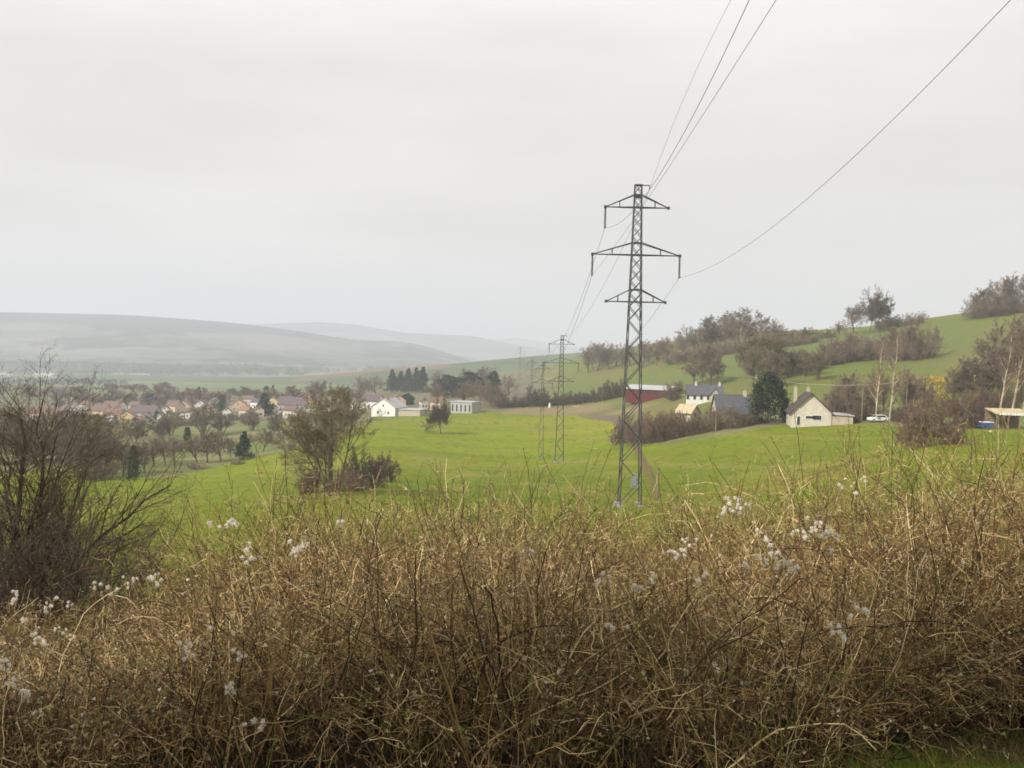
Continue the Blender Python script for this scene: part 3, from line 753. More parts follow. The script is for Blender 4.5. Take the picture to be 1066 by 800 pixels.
for px, py, h, w, k, t in [(115, 424, 17, 14, "farbroad", "round dark evergreen above the white village house at the left"), (134, 425, 14, 12, "farbroad", "second round evergreen, just right of the round one at the left of the village"),
                        (158, 424, 14, 14, "farbroad", "wide dark evergreen behind the purple roof"), (207, 419, 16, 9, "farcone", "pointed evergreen behind the pale village gables"),
                        (231, 430, 19, 9, "farslim", "dark narrow evergreen left of the orange house"), (275, 433, 24, 18, "farcone", "biggest dark pointed evergreen of the village, between orange and yellow houses"),
                        (277, 416, 14, 8, "farslim", "small narrow evergreen behind the yellow gable"), (284, 414, 13, 7, "farcone", "thin pointed evergreen on the skyline of the village"),
                        (163, 436, 8, 8, "farbroad", "small dark round evergreen at the end of the purple roof")]:
    tree(k, px, py, h, "village_evergreen", t, "tree", "dark evergreens in the village", w)

# wooded valley floor, too far to tell one tree from the next
def far_wood(name, spots, label):
    mb = MB()
    for (x0, x1, Y0, Y1, n, hh) in spots:
        for i in range(n):
            px = rng.uniform(x0, x1); Y = rng.uniform(Y0, Y1); x = (px - 533) / F * Y
            z = gz(x, Y); h = hh * rng.uniform(0.6, 1.3); k = 34
            q = rng.normal(size=(k, 3)) * np.array([h * .42, h * .42, h * .27]) + np.array([x, Y, z + h * .55])
            q[:, 2] = np.maximum(q[:, 2], z)
            mb.leaves(q, h * 0.17)
            mb.bar((x, Y, z - 1), (x, Y, z + h * .6), h * .03, 3)
    o = mb.build(name, mat("far_wood_twigs", (0.085, 0.075, 0.06), scale=0.02, var=0.3)); tag(o, label, "wood", kind="stuff")
far_wood("far_wood", [(-120, 320, 2250, 2500, 330, 12), (-120, 130, 1250, 1600, 200, 7), (-100, 200, 3000, 3300, 260, 15), (130, 270, 2550, 2850, 240, 16), (270, 440, 2500, 2800, 120, 12)], "hazy grey woods along the valley floor beyond the village")
# ------------------------------------------------------------------ pylons and wires
STEEL = mat("weathered_steel", (0.075, 0.075, 0.078), rough=0.6, var=0.3, scale=2, metal=0.3)
GLASS_INS = mat("brown_insulator", (0.06, 0.05, 0.05), rough=0.3, spec=0.5)
CONC = mat("concrete", (0.26, 0.25, 0.23), scale=3)
PLATE = mat("grey_plate", (0.22, 0.24, 0.27), scale=2)
CABLE = mat("cable_metal", (0.10, 0.10, 0.105), rough=0.6)
HT = 30.6
def fy(y): return (528 - y) / 336.0 * HT
def tower_w(z): return 2.05 + (0.66 - 2.05) * min(1, z / fy(203)) ** 0.93
def make_pylon(loc, label, r=1.0):
    root = empty("electricity_pylon", loc); tag(root, label, "pylon", "lattice pylons of the power line")
    ztop = fy(193)
    zs = [0.0]
    while zs[-1] < ztop - 0.4:
        zs.append(zs[-1] + tower_w(zs[-1]) * 1.12)
    zs = [z * ztop / zs[-1] for z in zs]
    for sx in (-1, 1):
        for sy in (-1, 1):
            lg = MB(); pts = np.array([[sx * tower_w(z) / 2, sy * tower_w(z) / 2, z] for z in [-0.5] + zs[1:]])
            lg.tubes(pts, np.linspace(0.062, 0.038, len(pts)) * r, 4); lg.build("leg", STEEL, root)
            ft = MB(); x, y = sx * tower_w(0) / 2, sy * tower_w(0) / 2
            ft.box((x - .32, y - .32, -0.9), (x + .32, y + .32, 0.32)); ft.build("footing", CONC, root)
    br = MB()
    for i in range(len(zs) - 1):
        a, b = tower_w(zs[i]) / 2, tower_w(zs[i + 1]) / 2; z0, z1 = zs[i], zs[i + 1]; zm = (z0 + z1) / 2; c = (a + b) / 2
        for s in (-1, 1):
            k = (0.036 if z0 < 16 else 0.034) * r
            up = (i % 2 == 0)
            if z0 > fy(345):                          # crossed bracing high up
                br.bar((-a, s * a, z0), (b, s * b, z1), k); br.bar((a, s * a + .02 * s, z0), (-b, s * b + .02 * s, z1), k)
                br.bar((s * a, -a, z0), (s * b, b, z1), k); br.bar((s * a + .02 * s, a, z0), (s * b + .02 * s, -b, z1), k)
            else:                                     # single zigzag low down
                f = 1 if up else -1
                br.bar((-a * f, s * a, z0), (b * f, s * b, z1), k * 1.15)
                br.bar((s * a, -a * f, z0), (s * b, b * f, z1), k * 1.15)
    br.build("lattice_bracing", STEEL, root)
    tips = {}
    for yb, yt, left, right in ((216, 203, 3.05, 2.9), (265, 252.5, 4.15, 4.1), (313.5, 301, 2.75, 2.85)):
        zb, zt = fy(yb), fy(yt); wb, wt = tower_w(zb) / 2, tower_w(zt) / 2
        arm = MB()
        for s, ln in ((-1, left), (1, right)):
            tip = np.array([s * ln, 0, zb])
            tips[(yb, s)] = tip
            for e in (-1, 1):
                arm.bar((s * wb, e * wb, zb), tip, 0.047 * r); arm.bar((s * wt, e * wt, zt), tip, 0.05 * r)
                q = 0.5; pb = np.array([s * wb, e * wb, zb]) * (1 - q) + tip * q; pt = np.array([s * wt, e * wt, zt]) * (1 - q) + tip * q
                arm.bar(pb, pt, 0.03 * r)
            arm.box(tip - [.13, .1, .12], tip + [.13, .1, .14])
        for e in (-1, 1):
            arm.bar((-wb, e * wb, zb), (wb, e * wb, zb), 0.05 * r); arm.bar((-wt, e * wt, zt), (wt, e * wt, zt), 0.05 * r)
        for s in (-1, 1):
            arm.bar((s * wb, -wb, zb), (s * wb, wb, zb), 0.05 * r); arm.bar((s * wt, -wt, zt), (s * wt, wt, zt), 0.05 * r)
        if yb == 216:
            arm.box((-wt * 1.05, -wt * 1.05, zt - 0.25), (wt * 1.05, wt * 1.05, zt + 0.02))
        arm.build("cross_arm", STEEL, root)
    ends = {}
    for key, ln in (((216, -1), 1.95), ((265, -1), 2.0), ((265, 1), 2.05)):
        t = tips[key]; ins = MB(); n = 15
        z = np.linspace(0, ln - 0.25, 4 * n); rr = np.where(np.arange(4 * n) % 4 < 2, 0.04, 0.125) * r
        ins.tubes(np.stack([t[0] + z * 0, t[1] + z * 0, t[2] - 0.1 - z], 1), rr, 8)
        ins.box((t[0] - .08, -.3, t[2] - ln - .04), (t[0] + .08, .3, t[2] - ln + .09))
        ins.build("insulator", GLASS_INS, root)
        ends[key] = np.array([t[0], 0, t[2] - ln])
    pk = MB(); w = tower_w(ztop) / 2
    for z in (ztop,):
        for s in (-1, 1):
            pk.bar((-w, s * w, z), (w, s * w, z), 0.05 * r); pk.bar((s * w, -w, z), (s * w, w, z), 0.05 * r)
    pk.bar((-w, 0, ztop), (w + 0.75, 0, ztop), 0.05 * r); pk.bar((w + 0.72, 0, ztop + .05), (w + 0.72, 0, ztop - 0.42), 0.04 * r)
    pk.build("earth_wire_bracket", STEEL, root)
    ends['earth'] = np.array([w + 0.72, 0, ztop - 0.42])
    return root, ends

b1 = hit(655, 528)
PY, E1 = make_pylon(b1, "tall dark lattice pylon rising just behind the brambles, the nearest and largest")
s1 = (P(664, 192, b1[1])[2] - b1[2]) / HT
PY.scale = (s1, s1, s1)
def sign():                                          # number frame on the near face of the main pylon
    b = MB(); w = tower_w(3) / 2
    b.box((-.05, -w - .09, 2.0), (.0, -w - .06, 3.3)); b.box((.55, -w - .09, 2.0), (.6, -w - .06, 3.3))
    b.box((-.05, -w - .1, 3.3), (.6, -w - .06, 3.36)); b.box((-.05, -w - .1, 2.0), (.6, -w - .06, 2.06))
    b.box((.08, -w - .08, 2.2), (.47, -w - .06, 3.1), mi=0)
    b.build("sign_plate", PLATE, PY)
sign()
b2 = hit(582, 482)
P2 = copy_tree(PY); P2.location = b2
P2["label"] = "second lattice pylon, smaller, in the middle of the meadow left of the nearest one"
for c in list(P2.children):
    if c.name.startswith("sign_plate"): bpy.data.objects.remove(c)
s2 = (P(584, 349, b2[1])[2] - b2[2]) / HT; P2.scale = (s2, s2, s2)
b3 = hit(563, 477.5)
P3 = copy_tree(P2); P3.location = b3; s3 = (P(563, 377, b3[1])[2] - b3[2]) / HT; P3.scale = (s3 * .75, s3 * .75, s3)
P3["label"] = "slender faint pylon in the meadow just left of the second lattice pylon"
b4 = hit(553, 426)
P4 = copy_tree(P2); P4.location = b4; s4 = (P(553, 374, b4[1])[2] - b4[2]) / HT; P4.scale = (s4, s4, s4)
P4["label"] = "hazy grey pylon by the dark hedge at the top of the meadow"
b5 = np.array([*(P(541, 395, 760)[:2]), 0]); b5[2] = gz(b5[0], b5[1])
P5 = copy_tree(P2); P5.location = b5; s5 = (P(541, 361, b5[1])[2] - b5[2]) / HT; s5 = min(s5, 1.15); P5.scale = (s5, s5, s5)
P5["label"] = "farthest pylon, a faint grey outline above the dark hedge"

def at(b, s, e): return np.asarray(b, float) + s * np.asarray(e, float)
def wire(pts, label, r=0.02):
    mb = MB(); pts = np.asarray(pts, float); mb.tubes(pts, np.full(len(pts), r), 5)
    o = mb.build("power_cable", CABLE); tag(o, label, "cable", "cables of the power line")
def near_wire(A, pix, label, r=0.0135):
    """parabola from attachment A through the two surveyed points, carried on past the camera towards the pylon behind"""
    ys, zs = [A[1]], [A[2]]
    for px, py in pix:
        d = ray(px, py); k = A[0] / d[0]; ys.append(d[1] * k); zs.append(d[2] * k)
    c = np.polyfit(np.array(ys) - A[1], zs, 2)
    y = np.linspace(A[1], -30, 120); f = np.polyval(c, y - A[1])
    y0 = min(ys); sl = np.polyval(np.polyder(c), y0 - A[1]); f = np.where(y < y0, np.polyval(c, y0 - A[1]) + sl * (y - y0), f)
    wire(np.stack([np.full_like(y, A[0]), y, f], 1), label, r)
near_wire(at(b1, s1, E1[(265, 1)]), [(870, 181), (1052, 0)], "power cable sweeping alone up to the upper right corner from the nearest pylon")
near_wire(at(b1, s1, E1['earth']), [(713, 100), (761, 0)], "power cable leaving the very top of the nearest pylon, leftmost of the three rising together", 0.0125)
near_wire(at(b1, s1, E1[(216, -1)]), [(700, 160), (780, 0)], "darker power cable rising from the nearest pylon's upper left arm, middle one of three", 0.0155)
near_wire(at(b1, s1, E1[(265, -1)]), [(722, 135), (808, 0)], "faint power cable rising from the nearest pylon's long left arm, rightmost of three", 0.010)
def span(A, B, sag, label, r=0.022):
    t = np.linspace(0, 1, 60)[:, None]; p = A * (1 - t) + B * t; p[:, 2] -= 4 * sag * (t * (1 - t))[:, 0]
    wire(p, label, r)
for k, t in (((216, -1), "upper left arms"), ((265, -1), "long left arms"), ((265, 1), "long right arms"), ('earth', "tops")):
    span(at(b1, s1, E1[k]), at(b2, s2, E1[k]), 3.2 if k != 'earth' else 2.2, "power cable between the %s of the nearest and second pylons" % t, 0.017)
for k, t in (((216, -1), "upper left arms"), ((265, -1), "long left arms"), ((265, 1), "long right arms")):
    span(at(b2, s2, E1[k]), at(b4, s4, E1[k]), 4, "power cable between the %s of the second and the hazy hedge pylon" % t, 0.024)

# ------------------------------------------------------------------ buildings
def wallm(n, c): return mat(n, c, scale=1.2, var=0.12, rough=0.9)
CREAM = wallm("cream_render", (0.54, 0.49, 0.41)); WHITE = wallm("white_render", (0.72, 0.70, 0.66)); YEL = wallm("yellow_render", (0.66, 0.53, 0.28))
ORANGE = wallm("orange_render", (0.62, 0.47, 0.34)); PINK = wallm("pink_render", (0.56, 0.42, 0.37)); GREYW = wallm("grey_render", (0.38, 0.37, 0.36)); STONE = wallm("stone_wall", (0.44, 0.39, 0.30))
RED = mat("red_cladding", (0.115, 0.02, 0.026), scale=1.0, var=0.15); BLUE = mat("blue_tarp", (0.03, 0.07, 0.22), scale=1.5, var=0.2)
def roofm(n, c): return mat(n, c, scale=2.5, var=0.25, rough=0.8, bump=0.3)
SLATE = roofm("slate_roof", (0.10, 0.10, 0.115)); TILE = roofm("red_tile_roof", (0.20, 0.115, 0.085)); BROWN = roofm("brown_tile_roof", (0.16, 0.11, 0.09)); PURPLE = roofm("purple_slate_roof", (0.125, 0.098, 0.105)); SHEET = roofm("pale_sheet_roof", (0.38, 0.38, 0.38)); OCHRE = roofm("ochre_sheet_roof", (0.46, 0.38, 0.24)); ORT = roofm("orange_tile_roof", (0.26, 0.15, 0.095)); DARK = roofm("dark_tile_roof", (0.075, 0.062, 0.058))
FRAME = mat("white_window_frame", (0.78, 0.78, 0.76)); PANE = mat("window_glass", (0.035, 0.04, 0.045), rough=0.12, spec=0.6); WOOD = mat("weathered_wood", (0.22, 0.17, 0.12), scale=4); DOORM = mat("painted_door", (0.12, 0.09, 0.07)); BRICK = mat("chimney_brick", (0.30, 0.17, 0.12), scale=5)

def slab(mb, a, b, c, d, t):
    """thick sheet over the quad a b c d (counted so that its normal points up)"""
    q = np.array([a, b, c, d], float); n = np.cross(q[1] - q[0], q[3] - q[0]); n /= np.linalg.norm(n)
    v = np.concatenate([q, q + n * t])
    mb.add(v, [(3, 2, 1, 0), (4, 5, 6, 7), (0, 1, 5, 4), (1, 2, 6, 5), (2, 3, 7, 6), (3, 0, 4, 7)])
def window(root, face, u, z, w, h, W2, L2, frame=FRAME):
    """face: f(ront gable) b(ack) l(eft eaves) r(ight eaves)"""
    fr, pn = MB(), MB(); t = 0.09
    for mb, g, o in ((fr, 0, .07), (pn, t, .085)):
        lo = (u - w / 2 + g, z + g); hi = (u + w / 2 - g, z + h - g)
        if face == 'f': mb.box((lo[0], -L2 - o, lo[1]), (hi[0], -L2 + .03, hi[1]))
        if face == 'b': mb.box((lo[0], L2 - .03, lo[1]), (hi[0], L2 + o, hi[1]))
        if face == 'l': mb.box((-W2 - o, lo[0], lo[1]), (-W2 + .03, hi[0], hi[1]))
        if face == 'r': mb.box((W2 - .03, lo[0], lo[1]), (W2 + o, hi[0], hi[1]))
    f = fr.build("window", frame, root); pn.build("pane", PANE, f)
def house(pos, w, l, hw, hr, rz, wall, roof, label, name="house", wins=(), chim=(), door=None, over=0.35, cat="house", group=None, chimm=None, frame=None):
    """gable of width w faces -Y before turning; ridge of length l along Y; hw eaves height, hr ridge height above eaves"""
    root = empty(name, pos, math.radians(rz)); tag(root, label, cat, group)
    W2, L2 = w / 2, l / 2; b = MB()
    v = [(-W2, -L2, -2), (W2, -L2, -2), (W2, -L2, hw), (0, -L2, hw + hr), (-W2, -L2, hw)]
    v = v + [(x, -y, z) for x, y, z in v]
    b.add(v, [(0, 1, 2, 4), (6, 5, 9, 7), (1, 6, 7, 2), (5, 0, 4, 9)]); b.add(v, [(4, 2, 3), (7, 9, 8)])
    b.build("wall", wall, root)
    r = MB(); sl = hr / W2; o = over; g = 0.03
    slab(r, (-W2 - o, -L2 - o, hw - sl * o + g), (0, -L2 - o, hw + hr + g), (0, L2 + o, hw + hr + g), (-W2 - o, L2 + o, hw - sl * o + g), .16)
    slab(r, (0.0, -L2 - o, hw + hr + g), (W2 + o, -L2 - o, hw - sl * o + g), (W2 + o, L2 + o, hw - sl * o + g), (0.0, L2 + o, hw + hr + g), .16)
    r.bar((0, -L2 - o, hw + hr + .16), (0, L2 + o, hw + hr + .16), .12, 5)
    ro = r.build("roof", roof, root)
    for cx, cy_ in chim:
        c = MB(); zt = hw + hr + 0.9
        c.box((cx - .35, cy_ - .35, hw + hr * (1 - abs(cx) / W2) - .6), (cx + .35, cy_ + .35, zt)); c.box((cx - .42, cy_ - .42, zt), (cx + .42, cy_ + .42, zt + .12)); c.tubes(np.array([[cx, cy_, zt + .1], [cx, cy_, zt + .45]]), np.array([.13, .11]), 8)
        c.build("chimney", chimm or BRICK, ro)
    for f, u, z, ww, hh in wins:
        window(root, f, u, z, ww, hh, W2, L2, frame or FRAME)
    if door:
        f, u = door; d = MB(); o = .06
        if f == 'f': d.box((u - .5, -L2 - o, -.3), (u + .5, -L2 + .03, 2.1))
        else: d.box((-W2 - o, u - .5, -.3), (-W2 + .03, u + .5, 2.1))
        dd = d.build("door", DOORM, root); k = MB()
        if f == 'f': k.box((u + .34, -L2 - o - .06, .95), (u + .42, -L2 - o + .01, 1.1))
        else: k.box((-W2 - o - .06, u + .34, .95), (-W2 - o + .01, u + .42, 1.1))
        k.build("handle", STEEL, dd)
    return root
def vhouse(px, py, wpx, asp, rz, wall, roof, label, floors=1.5, chim=True, hr=None, hwf=None, nd=False, group="houses of the village"):
    p = hit(px, py); Y = p @ FWD; w = wpx * .92 * Y / F; l = w * asp
    hw = hwf if hwf else 2.6 * floors; hr = hr or w * 0.36
    W2, L2 = w / 2, l / 2
    wins = [('f', -w * .22, 1.0, 1.0, 1.2), ('f', w * .22, 1.0, 1.0, 1.2), ('f', 0, hw + .2, .9, 1.0), ('l', -l * .27, 1.0, 1.0, 1.2), ('l', l * .22, 1.0, 1.0, 1.2), ('r', -l * .25, 1.0, 1.0, 1.2)]
    if floors > 1.6: wins += [('f', -w * .22, hw - 1.6, 1.0, 1.2), ('f', w * .22, hw - 1.6, 1.0, 1.2), ('l', 0, hw - 1.6, 1.0, 1.2)]
    return house(p, w, l, hw, hr, rz, wall, roof, label, "village_house", wins, [(w * .08, -l * .28)] if chim else [], ('l', 0), cat="house", group=group)
# gabled house with lean-to
p = hit(841, 442); Y = p @ FWD; w = 39 * Y / F
g = house(p, w, 10.5, 17 * Y / F * .82, 18.5 * Y / F, -10, CREAM, DARK, "cream house with a big dark gable roof at the meadow's far edge", "gabled_house",
          wins=[('f', -.1, 1.5, 2.3, .75), ('f', 1.15, 1.3, 1.9, 1.1), ('l', -2, 1.0, 1.0, 1.2), ('l', 2, 1.0, 1.0, 1.2), ('f', -2.6, .1, .8, 2.0)], chim=[(0.2, 3.2), (-2.4, 3.6)], over=.5, chimm=STONE)
def leanto():
    b = MB(); W2 = w / 2
    b.box((W2 + .02, -5.0, -1.5), (W2 + 4.4, 3.0, 2.35)); o = b.build("annex", STONE, g)
    r = MB(); slab(r, (W2 + .02, -5.3, 2.55), (W2 + 4.7, -5.3, 2.38), (W2 + 4.7, 3.2, 2.38), (W2 + .02, 3.2, 2.55), .12); r.build("annex_roof", SHEET, o)
leanto()
# red barn
p = hit(681, 415); Y = p @ FWD; k = Y / F
house(p, 26 * k, 52 * k, 9.5 * k, 3.6 * k, 60, RED, SHEET, "long red barn with a pale shallow roof beyond the main pylon", "red_barn", wins=[('l', i * 3.4 - 6.0, 1.2, 1.2, 2.2) for i in range(4)] + [('f', 0, .3, 3.2, 3.4)], over=.5, cat="barn", frame=DOORM)
# white farmhouse with dormers
p = hit(733, 419); Y = p @ FWD; k = Y / F
fh = house(p, 15 * k, 36 * k, 8.5 * k, 9 * k, 84, WHITE, SLATE, "long white farmhouse with dark slate roof behind the ochre roofed shed", "farmhouse", wins=[('l', i * 2.1 - 5.2, .8, 1.0, 1.6) for i in range(6)] + [('f', 0, 1, 1, 1.2)], chim=[(0, -36 * k * .42), (0, 36 * k * .25)], chimm=CREAM)
def farm_wing():
    hw, hr, W2 = 8.5 * k, 8.5 * k, 4.8 * k
    b = MB(); y0, y1 = -36 * k * .12 - 2 * W2, -36 * k * .12; x0 = -7.5 * k - 3.0; ym = (y0 + y1) / 2
    v = [(x0, y0, -2), (x0, y1, -2), (x0, y1, hw), (x0, ym, hw + hr * .8), (x0, y0, hw)]; v += [(-7.4 * k, y, z) for _, y, z in v]
    b.add(v, [(1, 0, 4, 2), (0, 5, 9, 4), (6, 1, 2, 7)]); b.add(v, [(2, 4, 3)]); o = b.build("gable_wing", STONE, fh)
    # wing roof
    r = MB(); z = hw + hr * .8 + .03
    slab(r, (x0 - .3, ym, z), (x0 - .3, y0 - .3, hw - .2), (-1, y0 - .3, hw - .2), (-1, ym, z), .14); slab(r, (x0 - .3, y1 + .3, hw - .2), (x0 - .3, ym, z), (-1, ym, z), (-1, y1 + .3, hw - .2), .14)
    r.build("wing_roof", SLATE, o)
farm_wing()
# slate house
p = hit(761, 442); Y = p @ FWD; k = Y / F
house(p, 24 * k, 36 * k, 13 * k, 17 * k, 94, STONE, SLATE, "house with a wide bluish slate roof left of the big dark evergreen", "slate_house", wins=[('l', 2.5, .9, 1.0, 1.3), ('l', -1, .9, 1.0, 1.3), ('l', -3, .9, 1.0, 1.3)], chim=[(0, -36 * k * .38)], chimm=CREAM)
# ochre shed
p = hit(716, 437); Y = p @ FWD; k = Y / F
house(p, 17 * k, 17 * k, 8 * k, 7 * k, 48, STONE, OCHRE, "small shed with a big plain ochre roof slope among brown bushes", "shed", over=.5, cat="shed", wins=[('f', 0, .5, 1.2, 1.6)])

# village
V = [
 (43, 437, 18, 1.2, 70, PINK, TILE, "pinkish low house behind the dark left-hand bush"), (62, 439, 17, 1.3, 80, GREYW, TILE, "grey house with red roof, just right of the low pinkish house"),
 (78, 432, 14, 1.3, 20, WHITE, SHEET, "small white house with pale roof right of the red-roofed grey one"), (104, 434, 17, 1.4, 70, ORANGE, BROWN, "rust-orange house at the left of the village centre"),
 (119, 430, 17, 1.3, 78, WHITE, BROWN, "white house with wide roof below the round evergreen"), (121, 437, 13, 1.3, 80, PINK, TILE, "house with a bright red roof in front of the white one"),
 (133, 440, 15, 1.2, 12, YEL, ORT, "bright yellow gabled house with orange roof"), (151, 436, 20, 1.5, 82, GREYW, PURPLE, "long house with purple roof right of the yellow gable"),
 (160, 431, 9, 1.3, 15, WHITE, PURPLE, "small white gable poking out over the purple roof"), (115, 446, 11, 1.2, 60, GREYW, SHEET, "grey shed roof below the red-roofed house"),
 (182, 429, 14, 1.2, 60, ORANGE, BROWN, "tan house with brown roof, left neighbour of the cream gable"), (192, 428, 14, 1.2, 10, CREAM, ORT, "tall cream gable with orange roof mid village"),
 (209, 427, 13, 1.3, 12, WHITE, SLATE, "white gable under a dark roof right of the tall cream gable"), (224, 424, 11, 1.2, 30, GREYW, SLATE, "grey gable left of the orange house"),
 (248, 428, 19, 1.1, 14, ORANGE, ORT, "broad orange house half hidden by bare trees"), (268, 425, 10, 1.2, 60, WHITE, SLATE, "whitish house end left of the big pointed evergreen"),
 (284, 425, 16, 1.2, 8, YEL, ORT, "yellow gable with orange side roof right of the biggest evergreen"), (302, 421, 15, 1.2, 8, CREAM, ORT, "cream gable with two upper windows right of the yellow gable"),
 (308, 428, 22, 1.6, 84, GREYW, PURPLE, "long dark purple roof in front of the cream gable"), (292, 436, 7, 1.1, 10, WHITE, SLATE, "tiny bright white gable below the yellow gable"),
 (318, 419, 15, 1.2, 20, ORANGE, TILE, "house with salmon side wall and white gable at the back"), (331, 421, 11, 1.2, 15, GREYW, SLATE, "pale grey gable at the right end of the back row"),
 (319, 434, 14, 1.2, 20, WHITE, PURPLE, "off-white gable at the right end of the front row"), (303, 435, 12, 1.2, 75, CREAM, BROWN, "low cream house below the purple roof"),
 (141, 428, 10, 1.2, 70, CREAM, BROWN, "small cream house just behind the yellow gable"), (172, 433, 11, 1.2, 15, WHITE, BROWN, "small white gable left of the tan house"),
 (200, 422, 10, 1.2, 75, CREAM, BROWN, "low cream house on the far side behind the tall cream gable"), (237, 420, 10, 1.2, 20, WHITE, TILE, "small white house on the far side above the orange house"),
 (259, 421, 10, 1.2, 75, CREAM, BROWN, "cream house on the far side right of the orange house"), (216, 432, 11, 1.2, 70, CREAM, BROWN, "cream house with brown roof in front of the grey gable"),
 (236, 435, 10, 1.2, 12, WHITE, SLATE, "white gable in front of the orange house"), (341, 424, 11, 1.2, 65, CREAM, BROWN, "cream house left of the meadow tree's crown"),
 (341, 433, 10, 1.2, 15, WHITE, BROWN, "white gable just left of the meadow tree's crown"), (366, 427, 11, 1.2, 60, CREAM, BROWN, "cream house right behind the meadow tree's crown"),
 (270, 434, 10, 1.2, 15, CREAM, TILE, "cream gable at the foot of the biggest pointed evergreen"), (90, 427, 10, 1.2, 70, CREAM, BROWN, "cream house at the far left behind the rust-orange one"),
 (127, 424, 10, 1.2, 70, CREAM, BROWN, "cream house above and behind the wide white one"), (176, 424, 9, 1.2, 20, WHITE, BROWN, "small white gable on the far side above the tan house"),
 (147, 445, 10, 1.2, 70, CREAM, BROWN, "low cream house below the long purple roof"), (168, 440, 9, 1.2, 15, WHITE, TILE, "small white gable right of the purple roof's end"),
 (195, 436, 11, 1.2, 75, WHITE, BROWN, "white house in front of the tall cream gable"), (256, 434, 10, 1.2, 70, CREAM, ORT, "low cream house in front of the broad orange one"),
 (282, 432, 9, 1.2, 70, CREAM, BROWN, "cream house between the biggest evergreen and the tiny white gable"), (326, 427, 10, 1.2, 70, CREAM, TILE, "cream house between the pale grey gable and the off-white gable"),
 (312, 438, 9, 1.2, 20, WHITE, SLATE, "small white gable at the lower right of the village"), (293, 420, 9, 1.2, 70, WHITE, ORT, "white house between the yellow and cream gables, farther off"),
 (354, 432, 12, 1.2, 20, WHITE, SLATE, "white house seen through the many-trunked meadow tree"),
]
for v in V: vhouse(*v)
# the white house by the meadow with its neighbours
vhouse(388, 425, 18, 1.2, 70, WHITE, PURPLE, "white house with mauve roof behind the cream one by the meadow", group="houses at the top of the meadow")
vhouse(405, 433, 30, 0.9, -22, WHITE, SHEET, "big cream-white house with pale roof standing right at the meadow edge", group="houses at the top of the meadow", hr=3.6)
vhouse(414, 424, 16, 1.0, 15, PINK, TILE, "round-shouldered pink house with a red roof behind the meadow-edge house", group="houses at the top of the meadow")
def flat_building(px0, px1, py, hpx, depth, wall, roof, label, wins):
    a, b = hit(px0, py), hit(px1, py); c = (a + b) / 2; k = (c @ FWD) / F
    L = np.linalg.norm((b - a)[:2]); root = empty("flat_roofed_building", (c[0], c[1], min(a[2], b[2])), math.atan2(b[1] - a[1], b[0] - a[0])); tag(root, label, "building")
    h = hpx * k; m_ = MB(); m_.box((-L / 2, 0, -2), (L / 2, depth, h)); m_.build("wall", wall, root)
    r = MB(); r.box((-L / 2 - .3, -.3, h + .003), (L / 2 + .3, depth + .3, h + .35)); r.build("roof", roof, root)
    for i in range(wins):
        window(root, 'f', -L / 2 + (i + .5) * L / wins, .9, L / wins * .5, h - 1.7, L / 2, 0)
flat_building(409, 437, 433.5, 7, 9, STONE, SHEET, "long low grey flat-roofed building right of the meadow-edge house", 0)
flat_building(469, 491, 430.5, 12, 8, GREYW, SHEET, "pale flat-roofed block with dark windows beside the round meadow tree", 5)
vhouse(441, 426, 8, 1.1, 20, CREAM, BROWN, "little cream house behind the end of the long flat roof", group="houses at the top of the meadow")
vhouse(456, 427, 12, 1.1, 60, ORANGE, BROWN, "tan house just left of the pale flat-roofed block", group="houses at the top of the meadow")
# far pale works on the valley floor
for i, (px, py, wpx, t) in enumerate([(4, 391, 16, "at the extreme left"), (47, 389.5, 20, "behind the tip of the left bush"), (75, 394, 14, "pale and brightest, nearest"), (86, 394.5, 8, "short, beside the brightest"), (124, 393, 10, "small, left of the last pair"), (143, 394.5, 16, "broad, near the valley wood"), (150, 392, 12, "behind the broad one near the valley wood")]):
    q = P(px, py, 2100); z = gz(q[0], q[1]); w_ = wpx * 2.1
    house((q[0], q[1], z), 22, w_, 6, 2.5, 88, WHITE, SHEET, "far white factory hall on the valley floor, " + t, "factory_hall", over=.3, cat="factory", group="far white halls on the valley floor", wins=[('l', 0, 1, w_ * .5, 2)])
# shed and carport at the right
p = hit(1049, 446); Y = p @ FWD; k = Y / F
def carport():
    root = empty("carport", p, math.radians(-4)); tag(root, "open lean-to shed with a pale roof edge at the far right of the meadow", "shed")
    L, D, h = 36 * k, 5.0, 15 * k
    r = MB(); slab(r, (-L / 2, -D / 2, h), (L / 2, -D / 2, h), (L / 2, D / 2, h + .7), (-L / 2, D / 2, h + .7), .15); r.build("roof", OCHRE, root)
    fb = MB(); fb.box((-L / 2 + 3 * k, -D / 2 - .05, h - .12), (L / 2, -D / 2 + .0, h + .28)); fb.build("fascia", WHITE, root)
    for i in range(4):
        b = MB(); x = -L / 2 + .2 + i * (L - .4) / 3; b.box((x - .08, -D / 2 + .1, -1), (x + .08, -D / 2 + .26, h - .01)); b.build("post", WOOD, root)
    b = MB(); b.box((-L / 2, D / 2 - .2, -1), (L / 2, D / 2 - .1, h + .6)); b.build("back_wall", WOOD, root)
carport()
p = hit(1026, 446.5); k = (p @ FWD) / F
